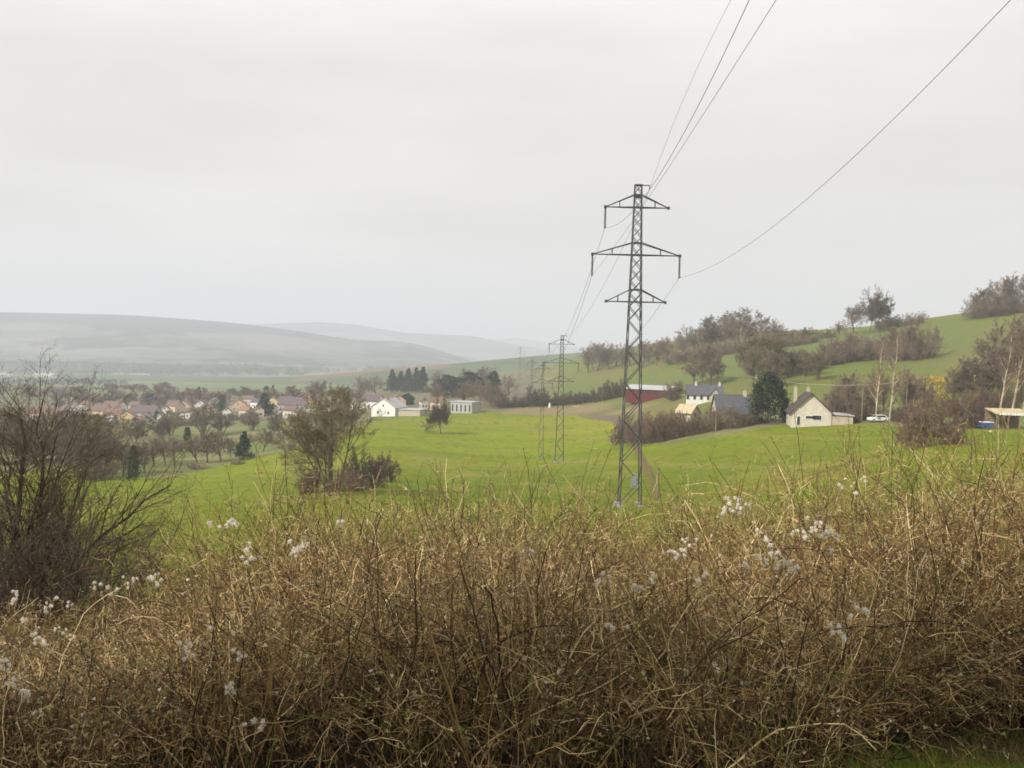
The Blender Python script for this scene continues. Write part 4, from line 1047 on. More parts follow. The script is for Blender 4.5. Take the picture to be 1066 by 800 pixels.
def tarp():
    root = empty("covered_trailer", p, math.radians(5)); tag(root, "bright blue tarpaulin cover with white top stripe beside the lean-to shed", "trailer")
    b = MB(); L, H, D = 13 * k, 6.5 * k, 1.8
    v = [(-L / 2, -D / 2, .3), (L / 2, -D / 2, .3), (L / 2, D / 2, .3), (-L / 2, D / 2, .3), (-L / 2 * .95, -D / 2 * .8, H), (L / 2 * .95, -D / 2 * .8, H), (L / 2 * .95, D / 2 * .8, H), (-L / 2 * .95, D / 2 * .8, H)]
    b.add(v, [(3, 2, 1, 0), (4, 5, 6, 7), (0, 1, 5, 4), (1, 2, 6, 5), (2, 3, 7, 6), (3, 0, 4, 7)]); b.build("tarpaulin", BLUE, root)
    s = MB(); s.box((-L / 2 * .97, -D / 2 * .84, H + .003), (L / 2 * .97, D / 2 * .84, H + .14)); s.build("top_stripe", WHITE, root)
    for x in (-L * .3, L * .3):
        w_ = MB(); a = np.linspace(0, 2 * math.pi, 15)[:-1]; w_.tubes(np.array([[x, -D / 2 - .1, .3], [x, -D / 2 + .1, .3]]), np.array([.33, .33]), 14); w_.build("wheel", DOORM, root)
tarp()
# white car
def car(px, py, rz, label):
    p = hit(px, py); root = empty("parked_car", p, math.radians(rz)); tag(root, label, "car")
    WP = mat("white_car_paint", (0.8, 0.8, 0.8), rough=0.3, var=0.03, spec=0.5); TY = mat("tyre_rubber", (0.02, 0.02, 0.02))
    prof = [(-2.05, .32), (-2.1, .62), (-1.95, .82), (-1.1, .95), (1.85, .95), (2.05, .8), (2.1, .35)]
    cab = [(-1.15, .93), (-.45, 1.45), (1.15, 1.47), (1.9, .96)]
    def ext(mb, pr, hw, inset=0.0):
        n = len(pr); v = [(x, -hw, z) for x, z in pr] + [(x, hw, z) for x, z in pr]
        mb.add(v, [(i, i + 1, n + i + 1, n + i) for i in range(n - 1)])
        for k in range(1, n - 1):
            mb.add(v, [(0, k + 1, k), (n, n + k, n + k + 1)])
        mb.add(v, [(n - 1, 0, n, 2 * n - 1)])
    b = MB(); ext(b, prof, .86); ext(b, cab, .74); b.build("body", WP, root)
    for s in (-1, 1):
        w_ = MB(); y = s * .755; pr = [(-.95, .98), (-.42, 1.36), (1.08, 1.38), (1.6, .98)]
        w_.add([(x, y, z) for x, z in pr], [(0, 1, 2, 3)]); w_.build("side_window", PANE, root)
        for x in (-1.3, 1.25):
            t = MB(); t.tubes(np.array([[x, s * .72, .32], [x, s * .9, .32]]), np.array([.32, .32]), 16)
            for yy in (s * .72, s * .9):
                a = np.arange(16) * math.pi / 8; t.add([(x, yy, .32)] + [(x + .32 * math.cos(q), yy, .32 + .32 * math.sin(q)) for q in a], [(0, 1 + i, 1 + (i + 1) % 16) for i in range(16)])
            wh = t.build("wheel", TY, root); r = MB(); a = np.arange(12) * math.pi / 6
            r.add([(x, s * .905, .32)] + [(x + .2 * math.cos(q), s * .905, .32 + .2 * math.sin(q)) for q in a], [(0, 1 + i, 1 + (i + 1) % 12) for i in range(12)]); r.build("rim", SHEET, wh)
        h = MB(); h.box((-2.13, s * .6 - .16, .62), (-2.0, s * .6 + .16, .76)); h.build("headlight", FRAME, root)
    ws = MB(); ws.add([(-1.13, -.66, .99), (-1.13, .66, .99), (-.52, .6, 1.42), (-.52, -.6, 1.42)], [(0, 1, 2, 3)]); ws.build("windscreen", PANE, root)
    return root
car(914, 439.3, 6, "small white hatchback parked by the birches beyond the meadow")
# poles, fence, posts
def pole(px, py, hpx, label, r=.13, name="utility_pole", arm=True):
    p = hit(px, py); h = hpx * (p @ FWD) / F; root = empty(name, p); tag(root, label, "pole")
    b = MB(); b.tubes(np.array([[0, 0, -.6], [0, 0, h * .5], [0, 0, h]]), np.array([r, r * .9, r * .75]), 8); b.build("shaft", WOOD, root)
    if arm:
        a = MB(); a.box((-.6, -.06, h - .5), (.6, .06, h - .38)); a.build("cross_bar", WOOD, root)
    return p + [0, 0, h]
t1 = pole(943, 438, 42, "dark wooden utility pole right of the birches")
t2 = pole(897, 439, 38, "wooden utility pole left of the white car")
t3 = pole(745, 450, 18, "pale short post in front of the slate-roofed house", arm=False)
def phone(a, b, sag, label):
    t = np.linspace(0, 1, 30)[:, None]; q = a * (1 - t) + b * t; q[:, 2] -= 4 * sag * (t * (1 - t))[:, 0]
    mb = MB(); mb.tubes(q, np.full(30, .03), 4); o = mb.build("phone_cable", mat("pale_cable", (0.5, 0.47, 0.42))); tag(o, label, "cable")
phone(t2, t1, .2, "thin pale phone cable between the two wooden utility poles")
phone(t2, np.array([*hit(776, 430)[:2], t2[2] + .4]), .8, "thin pale phone cable passing over the gabled house")
# fence from the main pylon up the meadow
FP = [(684, 521, 34), (677, 497, 13), (672, 488, 11), (668, 480, 9), (665, 474, 8), (662, 468, 7), (659, 463, 6)]
fw = []
def fence():
    root = empty("field_fence", hit(*FP[0][:2])); base = np.array(root.location)
    tag(root, "post and wire fence running up the meadow right of the main pylon", "fence")
    tops = []
    for i, (px, py, h) in enumerate(FP):
        q = hit(px, py); hh = h * (q @ FWD) / F; l = q - base
        b = MB(); b.tubes(np.array([l + [0, 0, -.4], l + [0.03, 0, hh]]), np.array([.11 if i == 0 else .07, .09 if i == 0 else .06]), 6); b.build("post", WOOD, root); tops.append(l + [0, 0, min(hh, 1.2)])
    w_ = MB()
    for z in (0, -.35, -.7): w_.tubes(np.array(tops) + [0, 0, z], np.full(len(tops), .012), 3)
    w_.build("fence_wire", CABLE, root)
    g_ = MB(); n = 2600
    k = rng.uniform(0, len(tops) - 1.001, n); i = k.astype(int); f = (k - i)[:, None]; tp = np.array(tops)
    q = tp[i] * (1 - f) + tp[i + 1] * f + np.concatenate([rng.normal(size=(n, 2)) * .35, np.zeros((n, 1))], 1)
    z = ground(q[:, 0] + base[0], q[:, 1] + base[1]) - base[2]; q[:, 2] = z - 0.02
    tip = q + np.stack([rng.normal(size=n) * .15, rng.normal(size=n) * .15, rng.uniform(.3, .9, n)], 1)
    g_.tubes(np.stack([q, (q + tip) / 2 + rng.normal(size=(n, 3)) * .04, tip], 1), np.array([[.014, .011, .004]]), 3)
    o = g_.build("dry_grass", mat("dry_fence_grass", (0.25, 0.19, 0.09), scale=2)); tag(o, "dry brown grass along the wire fence of the meadow", "grass", kind="stuff"); o.location = base
fence()
for px, py, h, t in [(639, 468, 14, "dark gate post left of the main pylon's foot"), (636, 459, 7, "short gate post behind the dark one")]:
    pole(px, py, h, t, r=.12, name="fence_post", arm=False)
# small white things at the head of the meadow
def cairn():
    p = hit(602, 424.5); b = MB(); n = 14
    for i in range(n):
        c = np.array([rng.normal() * .8, rng.normal() * .5, rng.uniform(0, .5)]); s = rng.uniform(.25, .5)
        v = rng.normal(size=(8, 3)); bm_lo = c - s * rng.uniform(.6, 1, 3); bm_hi = c + s * rng.uniform(.6, 1, 3); b.box(bm_lo, bm_hi)
    o = b.build("rubble_heap", STONE, loc=p); tag(o, "small heap of pale rubble on the bare brown ground", "rubble")
cairn()
def white_sheet():
    p = hit(572, 424.5); k = (p @ FWD) / F; b = MB()
    b.tubes(np.array([[0, 0, -.1], [0.1, 0, 1.2 * k * 2.5], [0, 0, 2.2 * k * 2.2]]), np.array([.55, .5, .2]), 8)
    o = b.build("feed_sack", WHITE, loc=p); tag(o, "upright white sack standing by the dark hedge below the hazy pylon", "sack")
white_sheet()
# ------------------------------------------------------------------ foreground: brambles, dry grass, near shrub
STEM = mat("bramble_stems", attr=True, var=0.2, scale=30, rough=0.75, spec=0.3)
PAL = np.array([(0.33, 0.215, 0.082), (0.165, 0.095, 0.036), (0.072, 0.042, 0.020), (0.10, 0.045, 0.026), (0.028, 0.018, 0.011), (0.15, 0.145, 0.033), (0.70, 0.54, 0.28)])
def pick(n, w):
    w = np.array(w, float); w /= w.sum()
    return PAL[rng.choice(len(PAL), n, p=w)] * rng.uniform(0.75, 1.25, (n, 1))
TOPX = np.array([-250, 0, 60, 110, 150, 180, 210, 250, 300, 350, 420, 480, 540, 600, 650, 720, 790, 850, 880, 940, 1000, 1066, 1300], float)
TOPY = np.array([624, 628, 634, 632, 612, 588, 556, 528, 510, 520, 526, 516, 516, 520, 524, 520, 512, 496, 484, 478, 474, 470, 462], float)
Y0, Y1 = 3.55, 8.8
def top_z(px, Y):
    t = np.clip((Y - Y0) / (Y1 - Y0), 0, 1)
    py = np.interp(px, TOPX, TOPY) + 95 * (1 - t) ** 1.2
    d = FWD[None] + RT[None] * ((px - 533.0) / F)[:, None] + UP[None] * ((400.0 - py) / F)[:, None]
    return (d * (Y / d[:, 1])[:, None])[:, 2]
def sites(n, ya=None, yb=None, pw=1.0):
    px = rng.uniform(-190, 1256, n); Y = Y0 + (Y1 - Y0) * rng.uniform(0, 1, n) ** pw
    fr = rng.uniform(size=n) < .22; Y[fr] = rng.uniform(3.1, 4.6, fr.sum())
    Y = np.maximum(Y, np.interp(px, [300, 800, 900, 1000, 1300], [3.0, 3.1, 4.1, 4.7, 4.8])) + (hash_noise(px, Y * 0, 60, 8) - .5) * .4 + rng.uniform(0, .35, n)
    x = (px - 533) / F * Y
    z = ground(x, Y); H = np.maximum(top_z(px, Y) - z, 0.25)
    # thin and thick places
    dens = hash_noise(x, Y, 0.7, 12)
    H = H * (1.03 + 0.28 * hash_noise(x, Y, 0.45, 13))
    return px, np.stack([x, Y, z - .03], 1), H, dens
def clean(d): return unit(d)
def bramble():
    mb = MB()
    # upright and arching canes with side shoots
    n = 9600
    px, s, H, dn = sites(n, pw=0.85); keep = rng.uniform(size=n) < 0.45 + 0.8 * dn; s, H = s[keep], H[keep]; n = len(s)
    lean = rng.normal(size=(n, 2)) * 0.35
    d = np.stack([lean[:, 0], lean[:, 1], np.ones(n)], 1)
    L = H * np.where(rng.uniform(size=n) < .6, rng.uniform(0.9, 1.2, n), rng.uniform(.5, 1.0, n))
    K = 12; pts = np.empty((n, K, 3)); pts[:, 0] = s; dd = unit(d); g = rng.uniform(0.0, 0.16, n) * (rng.uniform(size=n) < .6)
    for k in range(1, K):
        dd = dd + rng.normal(size=(n, 3)) * 0.15; dd[:, 2] -= g * k / K * 2.2; dd = unit(dd)
        pts[:, k] = pts[:, k - 1] + dd * (L / (K - 1))[:, None]
    R = (rng.uniform(0.0021, 0.0048, n)[:, None]) * np.linspace(1, .45, K)[None]
    col = pick(n, (3.6, 4, 4, 3, 4.2, 2.8, 2.0))
    mb.tubes(pts, R, 4, col)
    p2, r2_, L2 = spawn(pts, R, np.minimum(L, 1.1), 7, (.25, 1), (.5, 1.4), .28, .6, 6, .26, -.02, .0013)
    mb.tubes(p2, r2_, 3, pick(len(p2), (5, 4, 3.2, 2.4, 3.4, 2.8, 2.6)))
    p3, r3, L3 = spawn(p2, r2_, L2, 3, (.2, 1), (.5, 1.4), .5, .75, 4, .3, 0.0, .0011)
    c3 = pick(len(p3), (6, 3, 1.2, 1, .8, 2.5, 3.2))
    mb.tubes(p3, r3, 3, c3)
    # buds and clinging dead leaves on the shoots
    m_ = len(p3); k = rng.choice(m_, int(m_ * .42), replace=False)
    lc = np.array([(0.34, .27, .15), (.26, .17, .09), (.22, .22, .08), (.45, .40, .30)])[rng.choice(4, len(k), p=[.45, .25, .2, .1])] * rng.uniform(.7, 1.2, (len(k), 1))
    mb.leaves(p3[k, -1], rng.uniform(.005, .014, len(k)), lc)
    # long wandering runners near the ground and through the mass
    n = 900; px, s, H, dn = sites(n, pw=1.2)
    s[:, 2] += H * rng.uniform(0.0, 0.75, n) ** 1.3
    a = rng.uniform(0, 6.28, n); d = np.stack([np.cos(a), np.sin(a) * .5, rng.normal(size=n) * .35], 1)
    pts = grow(s, d, rng.uniform(.3, 1.0, n), 12, .2, -.03)
    gz_ = ground(pts[..., 0].ravel(), pts[..., 1].ravel()).reshape(n, 12) + .02
    pts[..., 2] = np.maximum(pts[..., 2], gz_)
    mb.tubes(pts, rng.uniform(.0013, .0032, n)[:, None] * np.linspace(1, .5, 12)[None], 4, pick(n, (2.2, 3, 3, 3, 4, 1, .8)))
    # old wood crowding the inside, coloured darker for the shade in the thicket
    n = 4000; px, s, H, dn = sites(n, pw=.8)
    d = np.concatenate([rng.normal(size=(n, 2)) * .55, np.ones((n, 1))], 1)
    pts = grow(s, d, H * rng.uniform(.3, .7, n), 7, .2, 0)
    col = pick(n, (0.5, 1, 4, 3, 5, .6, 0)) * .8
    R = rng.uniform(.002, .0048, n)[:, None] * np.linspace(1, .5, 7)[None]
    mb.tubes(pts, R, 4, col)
    p2, r2_, L2 = spawn(pts, R, H * .5, 5, (.1, 1), (.5, 1.3), .45, .6, 5, .22, -.02, .001)
    mb.tubes(p2, r2_, 3, np.repeat(col, 5, 0))
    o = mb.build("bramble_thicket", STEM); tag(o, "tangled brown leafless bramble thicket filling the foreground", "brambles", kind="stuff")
bramble()
def dry_grass():
    mb = MB(); n = 8000
    px, s, H, dn = sites(n, pw=.7)
    n3 = hash_noise(s[:, 0], s[:, 1], .5, 21); k = n3 + rng.uniform(-.3, .3, n) > .38; s, H = s[k], H[k]; n = len(s)
    d = np.concatenate([rng.normal(size=(n, 2)) * .22, np.ones((n, 1))], 1)
    L = H * rng.uniform(.4, 1.05, n); pts = grow(s, d, L, 6, .15, -.03)
    bend = rng.uniform(size=n) < .3
    pts[bend, 4:, 2] -= (L[bend] * .12)[:, None] * np.array([.4, 1.0]); pts[bend, 4:, 0] += (rng.normal(size=bend.sum()) * .06)[:, None]
    col = pick(n, (6, 3, 1.0, .3, .3, 2.5, 3.5))
    mb.tubes(pts, rng.uniform(.0012, .0024, n)[:, None] * np.linspace(1, .4, 6)[None], 3, col)
    n = 9000; px, s, H, dn = sites(n, pw=.55); k = hash_noise(s[:, 0], s[:, 1], .8, 24) + .25 * np.exp(-((px - 500) / 120) ** 2) > .5; s, H = s[k], H[k]; n = len(s)
    d = np.concatenate([rng.normal(size=(n, 2)) * .35, np.ones((n, 1))], 1); pts = grow(s, d, H * rng.uniform(.25, .7, n), 5, .12, -.04)
    col = np.array([(.17, .22, .02), (.22, .25, .035), (.13, .18, .02)])[rng.choice(3, n)] * rng.uniform(.8, 1.2, (n, 1))
    mb.tubes(pts, rng.uniform(.0015, .003, n)[:, None] * np.linspace(1, .3, 5)[None], 3, col)
    o = mb.build("dry_grass", STEM); tag(o, "pale dry and fresh green grass stalks among the brambles", "dry grass", kind="stuff")
dry_grass()
def green_grass():
    mb = MB()
    # meadow turf near the hedge and fading out with distance
    n = 120000; th = rng.uniform(-.62, .62, n); r = np.exp(rng.uniform(math.log(9), math.log(120), n))
    x = np.sin(th) * r; y = np.cos(th) * r; z = ground(x, y)
    n1 = hash_noise(x, y, 3.5, 31)
    h = (0.05 + .10 * rng.uniform(size=n) ** 2) * (1 + .8 * (n1 > .62)) * (1 + r / 260); w = .006 + r * .00032
    a = rng.uniform(0, 6.28, n); lx = rng.normal(size=n) * .5 * h; ly = rng.normal(size=n) * .5 * h
    b0 = np.stack([x - np.cos(a) * w, y - np.sin(a) * w, z - .01], 1); b1_ = np.stack([x + np.cos(a) * w, y + np.sin(a) * w, z - .01], 1); tp = np.stack([x + lx, y + ly, z + h], 1)
    base = np.array([(.152, .19, .008), (.19, .21, .016), (.12, .16, .007), (.21, .19, .04)])[rng.choice(4, n, p=[.42, .28, .22, .08])] * rng.uniform(.85, 1.15, (n, 1))
    mb.add(np.stack([b0, b1_, tp], 1).reshape(-1, 3), np.arange(3 * n).reshape(n, 3), np.repeat(base, 3, 0))
    GR = mat("grass_blades", attr=True, var=.15, scale=5, rough=.6)
    o = mb.build("meadow_grass", GR); tag(o, "bright green short meadow grass beyond the brambles", "grass", kind="stuff")
    mb = MB(); n = 26000; x = rng.uniform(.6, 3.2, n); y = rng.uniform(2.6, 5.0, n); z = ground(x, y)
    k = y < 4.45 + .35 * hash_noise(x, y, .3, 33); k &= x > .8 + .5 * hash_noise(x, y, .25, 35); x, y, z = x[k], y[k], z[k]; n = len(x)
    h = rng.uniform(.03, .09, n); w = rng.uniform(.0012, .0026, n); a = rng.uniform(0, 6.28, n); l = rng.normal(size=(n, 2)) * h[:, None] * .5
    b0 = np.stack([x - np.cos(a) * w, y - np.sin(a) * w, z - .005], 1); b1_ = np.stack([x + np.cos(a) * w, y + np.sin(a) * w, z - .005], 1)
    tp = np.stack([x + l[:, 0], y + l[:, 1], z + h], 1)
    base = np.array([(.16, .22, .03), (.20, .25, .04), (.25, .22, .09)])[rng.choice(3, n, p=[.5, .3, .2])] * rng.uniform(.8, 1.2, (n, 1))
    mb.add(np.stack([b0, b1_, tp], 1).reshape(-1, 3), np.arange(3 * n).reshape(n, 3), np.repeat(base, 3, 0))
    o = mb.build("verge_grass", GR); tag(o, "short shaded green grass on the verge at the bottom edge", "grass", kind="stuff")
green_grass()

# the big dark bare shrub at the left
def near_shrub():
    base = hit(14, 600); base = np.array([P(14, 600, 12)[0], 12.0, 0]); base[2] = gz(base[0], 12.0)
    root = empty("hazel_shrub", base); tag(root, "large dark leafless shrub with spreading branches at the left edge", "shrub")
    tr, cr = MB(), MB()
    # stems: (tip pixel x, tip pixel y, depth)
    tips = [(45, 416, 12.3), (22, 436, 11.8), (-10, 446, 12.5), (80, 440, 12.2), (-50, 430, 11.6), (110, 470, 12.0), (60, 450, 11.4), (178, 505, 12.0), (150, 545, 11.6), (-80, 480, 12.4), (125, 520, 12.8), (95, 500, 11.2), (5, 440, 12.9), (140, 590, 11.5), (30, 480, 11.2), (70, 520, 11.8), (-20, 500, 11.2)]
    n = len(tips); K = 10; pts = np.zeros((n, K, 3)); t = np.linspace(0, 1, K)
    for i, (px, py, Y) in enumerate(tips):
        e = P(px, py, Y) - base; s = np.array([rng.normal() * .12, rng.normal() * .15, -.1])
        c = (s + e) / 2 + np.array([-e[0] * .15, 0, .25])
        pts[i] = ((1 - t) ** 2)[:, None] * s + (2 * t * (1 - t))[:, None] * c + (t ** 2)[:, None] * e
        pts[i, 1:-1] += rng.normal(size=(K - 2, 3)) * .035
    R = np.array([.05 if i in (0, 1, 7) else .03 for i in range(n)])[:, None] * np.linspace(1, .16, K)[None]
    tr.tubes(pts, R, 7)
    Ls = np.linalg.norm(np.diff(pts, axis=1), axis=2).sum(1)
    p1, r1, L1 = spawn(pts, R, Ls, 22, (.12, 1), (.35, 1.1), .38, .5, 7, .12, .05, .003)
    cr.tubes(p1, r1, 4)
    p2, r2_, L2 = spawn(p1, r1, L1, 7, (.15, 1), (.35, 1.0), .5, .55, 5, .15, .03, .0022)
    cr.tubes(p2, r2_, 3)
    p3, r3, L3 = spawn(p2, r2_, L2, 5, (.15, 1), (.35, 1.0), .55, .6, 4, .18, .02, .0018)
    cr.tubes(p3, r3, 3)
    tr.build("trunk", mat("dark_shrub_bark", (0.05, .04, .032), scale=9, var=.35, bump=.4), root)
    cr.build("crown", mat("dark_shrub_twigs", (.095, .07, .047), scale=5, var=.3), root)
    bd = MB(); k = rng.choice(len(p3), 900, replace=False); bd.leaves(p3[k, -1], rng.uniform(.008, .02, 900)); bd.build("buds", mat("olive_buds", (.30, .27, .13), scale=5), root)
near_shrub()
def low_shrub(px, Y, py, w, n, label, tw, hgt):
    x = (px - 533) / F * Y; root = empty("bare_shrub", (x, Y, gz(x, Y))); tag(root, label, "shrub")
    a = rng.uniform(0, 6.28, n); d = np.stack([np.cos(a) * rng.uniform(.2, 1.3, n), np.sin(a) * .6, np.ones(n)], 1)
    s = np.stack([rng.normal(size=n) * w * .25, rng.normal(size=n) * .3, np.full(n, -.05)], 1)
    L = hgt * rng.uniform(.6, 1.1, n); p = grow(s, d, L, 9, .1, .03); R = rng.uniform(.006, .016, n)[:, None] * np.linspace(1, .25, 9)[None]
    tr, cr = MB(), MB(); tr.tubes(p, R, 5)
    p1, r1, L1 = spawn(p, R, L, 10, (.1, 1), (.35, 1.1), .42, .5, 6, .14, .03, .0022); cr.tubes(p1, r1, 3)
    p2, r2_, L2 = spawn(p1, r1, L1, 6, (.1, 1), (.35, 1.1), .5, .6, 4, .18, .02, .0018); cr.tubes(p2, r2_, 3)
    tr.build("stems", mat("dark_shrub_bark", None), root); cr.build("twigs", tw, root)
low_shrub(45, 10.2, 600, 2.3, 52, "dense dark brown shrub filling the foot of the large left-hand shrub", mat("dark_shrub_twigs"), 2.0)
low_shrub(112, 10.0, 600, 1.5, 36, "dark twiggy shrub at the right foot of the large left-hand shrub", mat("dark_shrub_twigs"), 1.45)
low_shrub(-40, 9.8, 600, 1.8, 40, "dark twiggy shrub cut off by the left edge of the picture", mat("dark_shrub_twigs"), 2.1)
low_shrub(178, 10.5, 600, .9, 9, "sparse bare shrub letting the green meadow show through", mat("olive_shoot_twigs", (.2, .17, .09), scale=5), 1.0)

# unseen row of evergreens added behind the viewer to shade verge and bramble foot
for x in (-11.5, -9.4, -7.2, -5.2, -3.2):
    place_tree("broad", (x, -2.2, gz(x, -2.2)), 8.4 + rng.uniform(-.5, .4), "added_shade_evergreen", "evergreen added out of view behind the viewer to shade the verge", "tree", "evergreens added behind the viewer for shade", w=2.7)

# dark young shoots standing up out of the brambles
SHOOT = mat("dark_shoot_bark", (.085, .06, .045), scale=12)
def shoot(px0, py0, px1, py1, Y, r, label, nb=7):
    e = P(px1, py1, Y); x = P(px0, py0, Y)[0]; s = np.array([x, Y, gz(x, Y) - .03])
    root = empty("bare_shoot", s); tag(root, label, "shoot", "dark bare shoots above the brambles")
    K = 9; t = np.linspace(0, 1, K)[:, None]; p = (e - s) * t; p[1:-1] += rng.normal(size=(K - 2, 3)) * .012
    R = r * np.linspace(1, .35, K); tr, cr = MB(), MB(); tr.tubes(p, R, 5)
    L = np.array([np.linalg.norm(e - s)])
    p1, r1, L1 = spawn(p[None], R[None], L, nb, (.35, 1), (.3, .8), .26, .5, 6, .1, .04, .0018); cr.tubes(p1, r1, 3)
    p2, r2_, _ = spawn(p1, r1, L1, 4, (.2, 1), (.3, .9), .5, .6, 4, .15, .03, .0014); cr.tubes(p2, r2_, 3)
    tr.build("stem", SHOOT, root); cr.build("twigs", SHOOT, root)
for a in [(416, 600, 414, 524, 7.4, .0075, "straight dark cut shoot sticking up alone above the brambles left of centre", 2), (470, 610, 466, 508, 7.6, .006, "thin forked shoot just left of the tallest dark shoot", 8),
          (484, 610, 482, 500, 7.8, .008, "tallest dark twiggy shoot at the centre of the bramble top"), (482, 600, 499, 526, 7.0, .011, "thick dark shoot leaning right near the centre"),
          (512, 610, 511, 520, 7.3, .007, "straight dark shoot right of the thick leaning one", 5), (318, 600, 312, 512, 7.5, .006, "twiggy shoot on the left hump of the brambles", 9),
          (246, 610, 242, 500, 7.6, .005, "slender olive shoot rising on the far left slope of the brambles", 6), (560, 600, 552, 506, 7.7, .005, "pale-tipped shoot below the second pylon", 9),
          (780, 620, 786, 512, 7.4, .005, "slender shoot right of the main pylon", 7), (858, 600, 850, 492, 7.3, .006, "twiggy shoot where the brambles start to climb at the right", 9),
          (930, 590, 940, 470, 7.6, .0055, "tall twiggy shoot in front of the big domed meadow bush", 10), (1000, 590, 1012, 462, 7.6, .0055, "tall thin shoot below the blue tarpaulin", 10), (1040, 590, 1034, 455, 7.9, .006, "tallest shoot near the right edge, below the lean-to shed", 11), (720, 620, 722, 520, 7.2, .005, "low shoot to the right of the main pylon's foot", 7)]:
    shoot(*a)

# long pale canes lying over the thicket
CANE = mat("pale_cane", (.38, .29, .17), scale=14, var=.3, rough=.6)
def cane(pix, Y, r, label):
    r *= .75
    q = np.array([P(px, py, y) for (px, py), y in zip(pix, np.linspace(Y[0], Y[1], len(pix)))])
    # smooth through the points
    t = np.linspace(0, len(q) - 1, 8 * len(q)); i = np.clip(t.astype(int), 0, len(q) - 2); f = (t - i)[:, None]
    g = np.gradient(q, axis=0); a, b = q[i], q[i + 1]; ma, mb_ = g[i], g[i + 1]
    p = (2 * f ** 3 - 3 * f ** 2 + 1) * a + (f ** 3 - 2 * f ** 2 + f) * ma + (-2 * f ** 3 + 3 * f ** 2) * b + (f ** 3 - f ** 2) * mb_
    p += rng.normal(size=p.shape) * .0012
    mb = MB(); mb.tubes(p, r * np.linspace(1.1, .55, len(p)), 6)
    R = r * np.linspace(1.1, .55, len(p)); L = np.array([np.linalg.norm(q[-1] - q[0])])
    p1, r1, _ = spawn(p[None], R[None], L, 4, (.3, .95), (.4, .9), .2, .6, 6, .12, 0, .001); mb.tubes(p1, r1, 4)
    o = mb.build("bramble_cane", CANE); tag(o, label, "cane", "long pale canes over the brambles")
for a in [([(375, 736), (420, 718), (470, 698), (515, 688), (553, 672)], (4.3, 4.35), .0062, "thick pale cane slanting up to the right across the bottom centre"),
          ([(255, 772), (300, 762), (345, 754), (400, 746)], (4.15, 4.2), .004, "thin pale cane low at the bottom left of the long slanting cane"),
          ([(885, 785), (925, 745), (950, 700), (975, 660), (1000, 640), (1040, 600)], (4.3, 5.2), .005, "long pale cane climbing to the right edge from the bottom right"),
          ([(870, 770), (905, 750), (927, 720), (928, 690)], (4.2, 4.4), .0042, "hooked pale cane at the bottom right"),
          ([(960, 684), (985, 690), (1000, 705), (1010, 725)], (4.4, 4.4), .004, "drooping pale cane right of the hooked one"),
          ([(1025, 680), (1045, 695), (1055, 715), (1050, 750)], (4.3, 4.3), .0042, "cane curling downwards at the far right bottom"),
          ([(1000, 708), (1020, 703), (1048, 702)], (4.3, 4.4), .003, "short level cane near the far right bottom"),
          ([(910, 690), (935, 660), (970, 645), (1005, 640)], (4.6, 4.9), .004, "arching cane in the middle of the right-hand brambles"),
          ([(922, 658), (918, 690), (912, 700)], (4.5, 4.5), .003, "little inverted V of cane in the right-hand brambles"),
          ([(985, 600), (1000, 640), (1003, 670)], (5.2, 5.0), .0035, "pale cane hanging steeply at the right"),
          ([(312, 618), (350, 612), (380, 604), (412, 596), (440, 592)], (5.6, 6.0), .0042, "pale cane lying level over the left part of the brambles"),
          ([(380, 612), (400, 600), (425, 640), (440, 660)], (5.4, 5.2), .004, "bent pale cane left of centre"),
          ([(120, 620), (135, 625), (146, 640), (145, 655)], (5.6, 5.5), .0045, "crooked pale twig at the left under the dark shrub"),
          ([(40, 668), (55, 678), (72, 684)], (4.9, 4.9), .004, "pale twig among the white seed heads at the far left"),
          ([(175, 655), (190, 680), (196, 705)], (4.9, 4.8), .0035, "crooked pale twig at the lower left"),
          ([(215, 740), (240, 705), (262, 660)], (4.4, 4.8), .004, "straight pale cane leaning right at the lower left"),
          ([(640, 715), (670, 690), (700, 640), (735, 610)], (4.5, 5.4), .0035, "long thin cane leaning right below the white blossom heads"),
          ([(740, 640), (760, 610), (790, 560), (815, 545)], (5.2, 6.2), .0035, "thin pale cane rising right of the white blossom heads"),
          ([(545, 540), (556, 556), (566, 568)], (6.8, 6.7), .0042, "short pale cane tip left of the main pylon's foot"),
          ([(535, 513), (548, 532), (562, 548)], (7.6, 7.4), .004, "pale bent cane poking above the brambles below the second pylon")]:
    cane(*a)

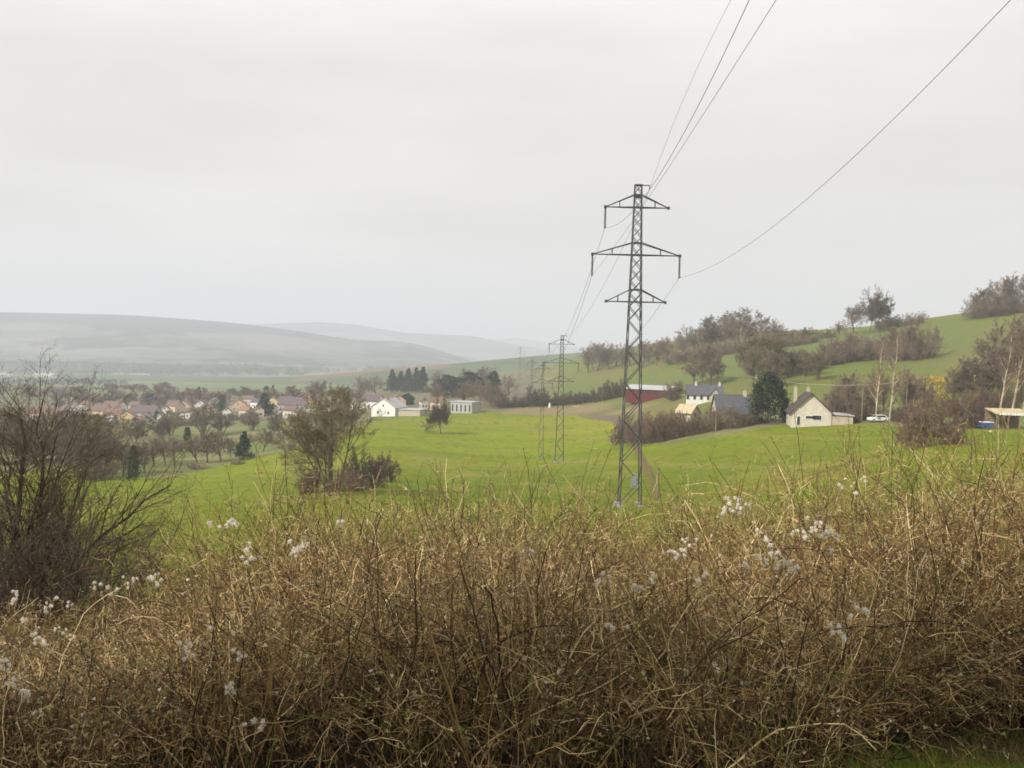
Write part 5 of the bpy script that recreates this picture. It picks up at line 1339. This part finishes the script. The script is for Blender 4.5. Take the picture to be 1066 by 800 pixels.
# white fluffy seed heads of old man's beard
FLUFF = mat("seed_fluff", (.80, .74, .63), scale=40, var=.12, rough=.9)
def fluff_mesh():
    mb = MB()
    for j in range(rng.integers(1, 4)):
        c = rng.normal(size=3) * np.array([.022, .015, .016]); n = 70; d = unit(rng.normal(size=(n, 3))); L = rng.uniform(.010, .021, n)
        e = c + d * L[:, None]; mid = c + d * L[:, None] * .55 + rng.normal(size=(n, 3)) * .002
        mb.tubes(np.stack([np.tile(c, (n, 1)), mid, e], 1), np.array([[.0009, .0012, .0005]]), 3)
    mb.tubes(np.array([[0, 0, 0], [.004, 0, -.05], [0, 0, -.10]]), np.array([.0013, .0015, .0018]), 4, mi=1)
    return mb.mesh("seed_head", [FLUFF, CANE])
FM = [fluff_mesh() for _ in range(6)]
SPOTS = [(18, 622), (14, 628), (28, 645), (40, 664), (52, 630), (68, 657), (70, 628), (38, 655), (60, 655), (78, 660), (43, 670), (6, 694), (16, 708), (28, 722), (40, 742), (118, 610), (131, 604), (132, 608), (96, 610), (155, 602), (165, 606), (164, 600), (212, 657), (192, 678), (198, 680), (238, 714), (245, 714), (266, 750), (241, 682), (305, 566), (309, 574), (303, 572), (262, 582), (258, 578), (258, 572), (230, 552), (246, 545),
         (358, 545), (700, 575), (706, 572), (714, 568), (697, 577), (716, 563), (625, 603), (679, 602), (669, 612), (726, 605), (789, 583), (759, 525), (768, 522), (775, 524), (765, 530), (786, 545), (800, 560), (822, 588), (842, 551), (858, 556), (863, 553), (868, 560), (846, 550), (836, 556), (862, 572), (816, 586), (806, 571), (890, 516), (872, 508), (900, 500), (885, 640), (895, 635), (873, 660), (651, 652), (745, 698), (550, 575)]
def seedhead(i, px, py, Y, label):
    o = bpy.data.objects.new("seed_head", FM[i % 6]); COL.objects.link(o); o.location = P(px, py, Y); o.rotation_euler = (rng.normal() * .3, rng.normal() * .3, rng.uniform(0, 6.28))
    s = rng.uniform(.45, .85) * max(Y, 4.2) / 5.2; o.scale = (s, s, s); tag(o, label, "seed head", "white fluffy seed heads in the brambles")
SPOTS = SPOTS + [(px + rng.uniform(-14, 14), py + rng.uniform(-9, 9)) for px, py in SPOTS if rng.uniform() < .6]
for i, (px, py) in enumerate(SPOTS):
    top = float(np.interp(px, TOPX, TOPY)); q_ = float(np.clip((py + 22 - top) / 95, 0, 1)) ** (1 / 1.2); Y = max(3.2, (Y1 - (Y1 - Y0) * q_) - (.7 if px < 300 else .25))
    where = "at the left end, below the dark shrub" if px < 180 else ("on the left hump of the brambles" if px < 420 else ("near the middle of the brambles" if px < 750 else "in the right-hand brambles"))
    seedhead(i, px + rng.uniform(-2, 2), py + rng.uniform(-2, 2), Y, "small white fluffy seed head " + where)
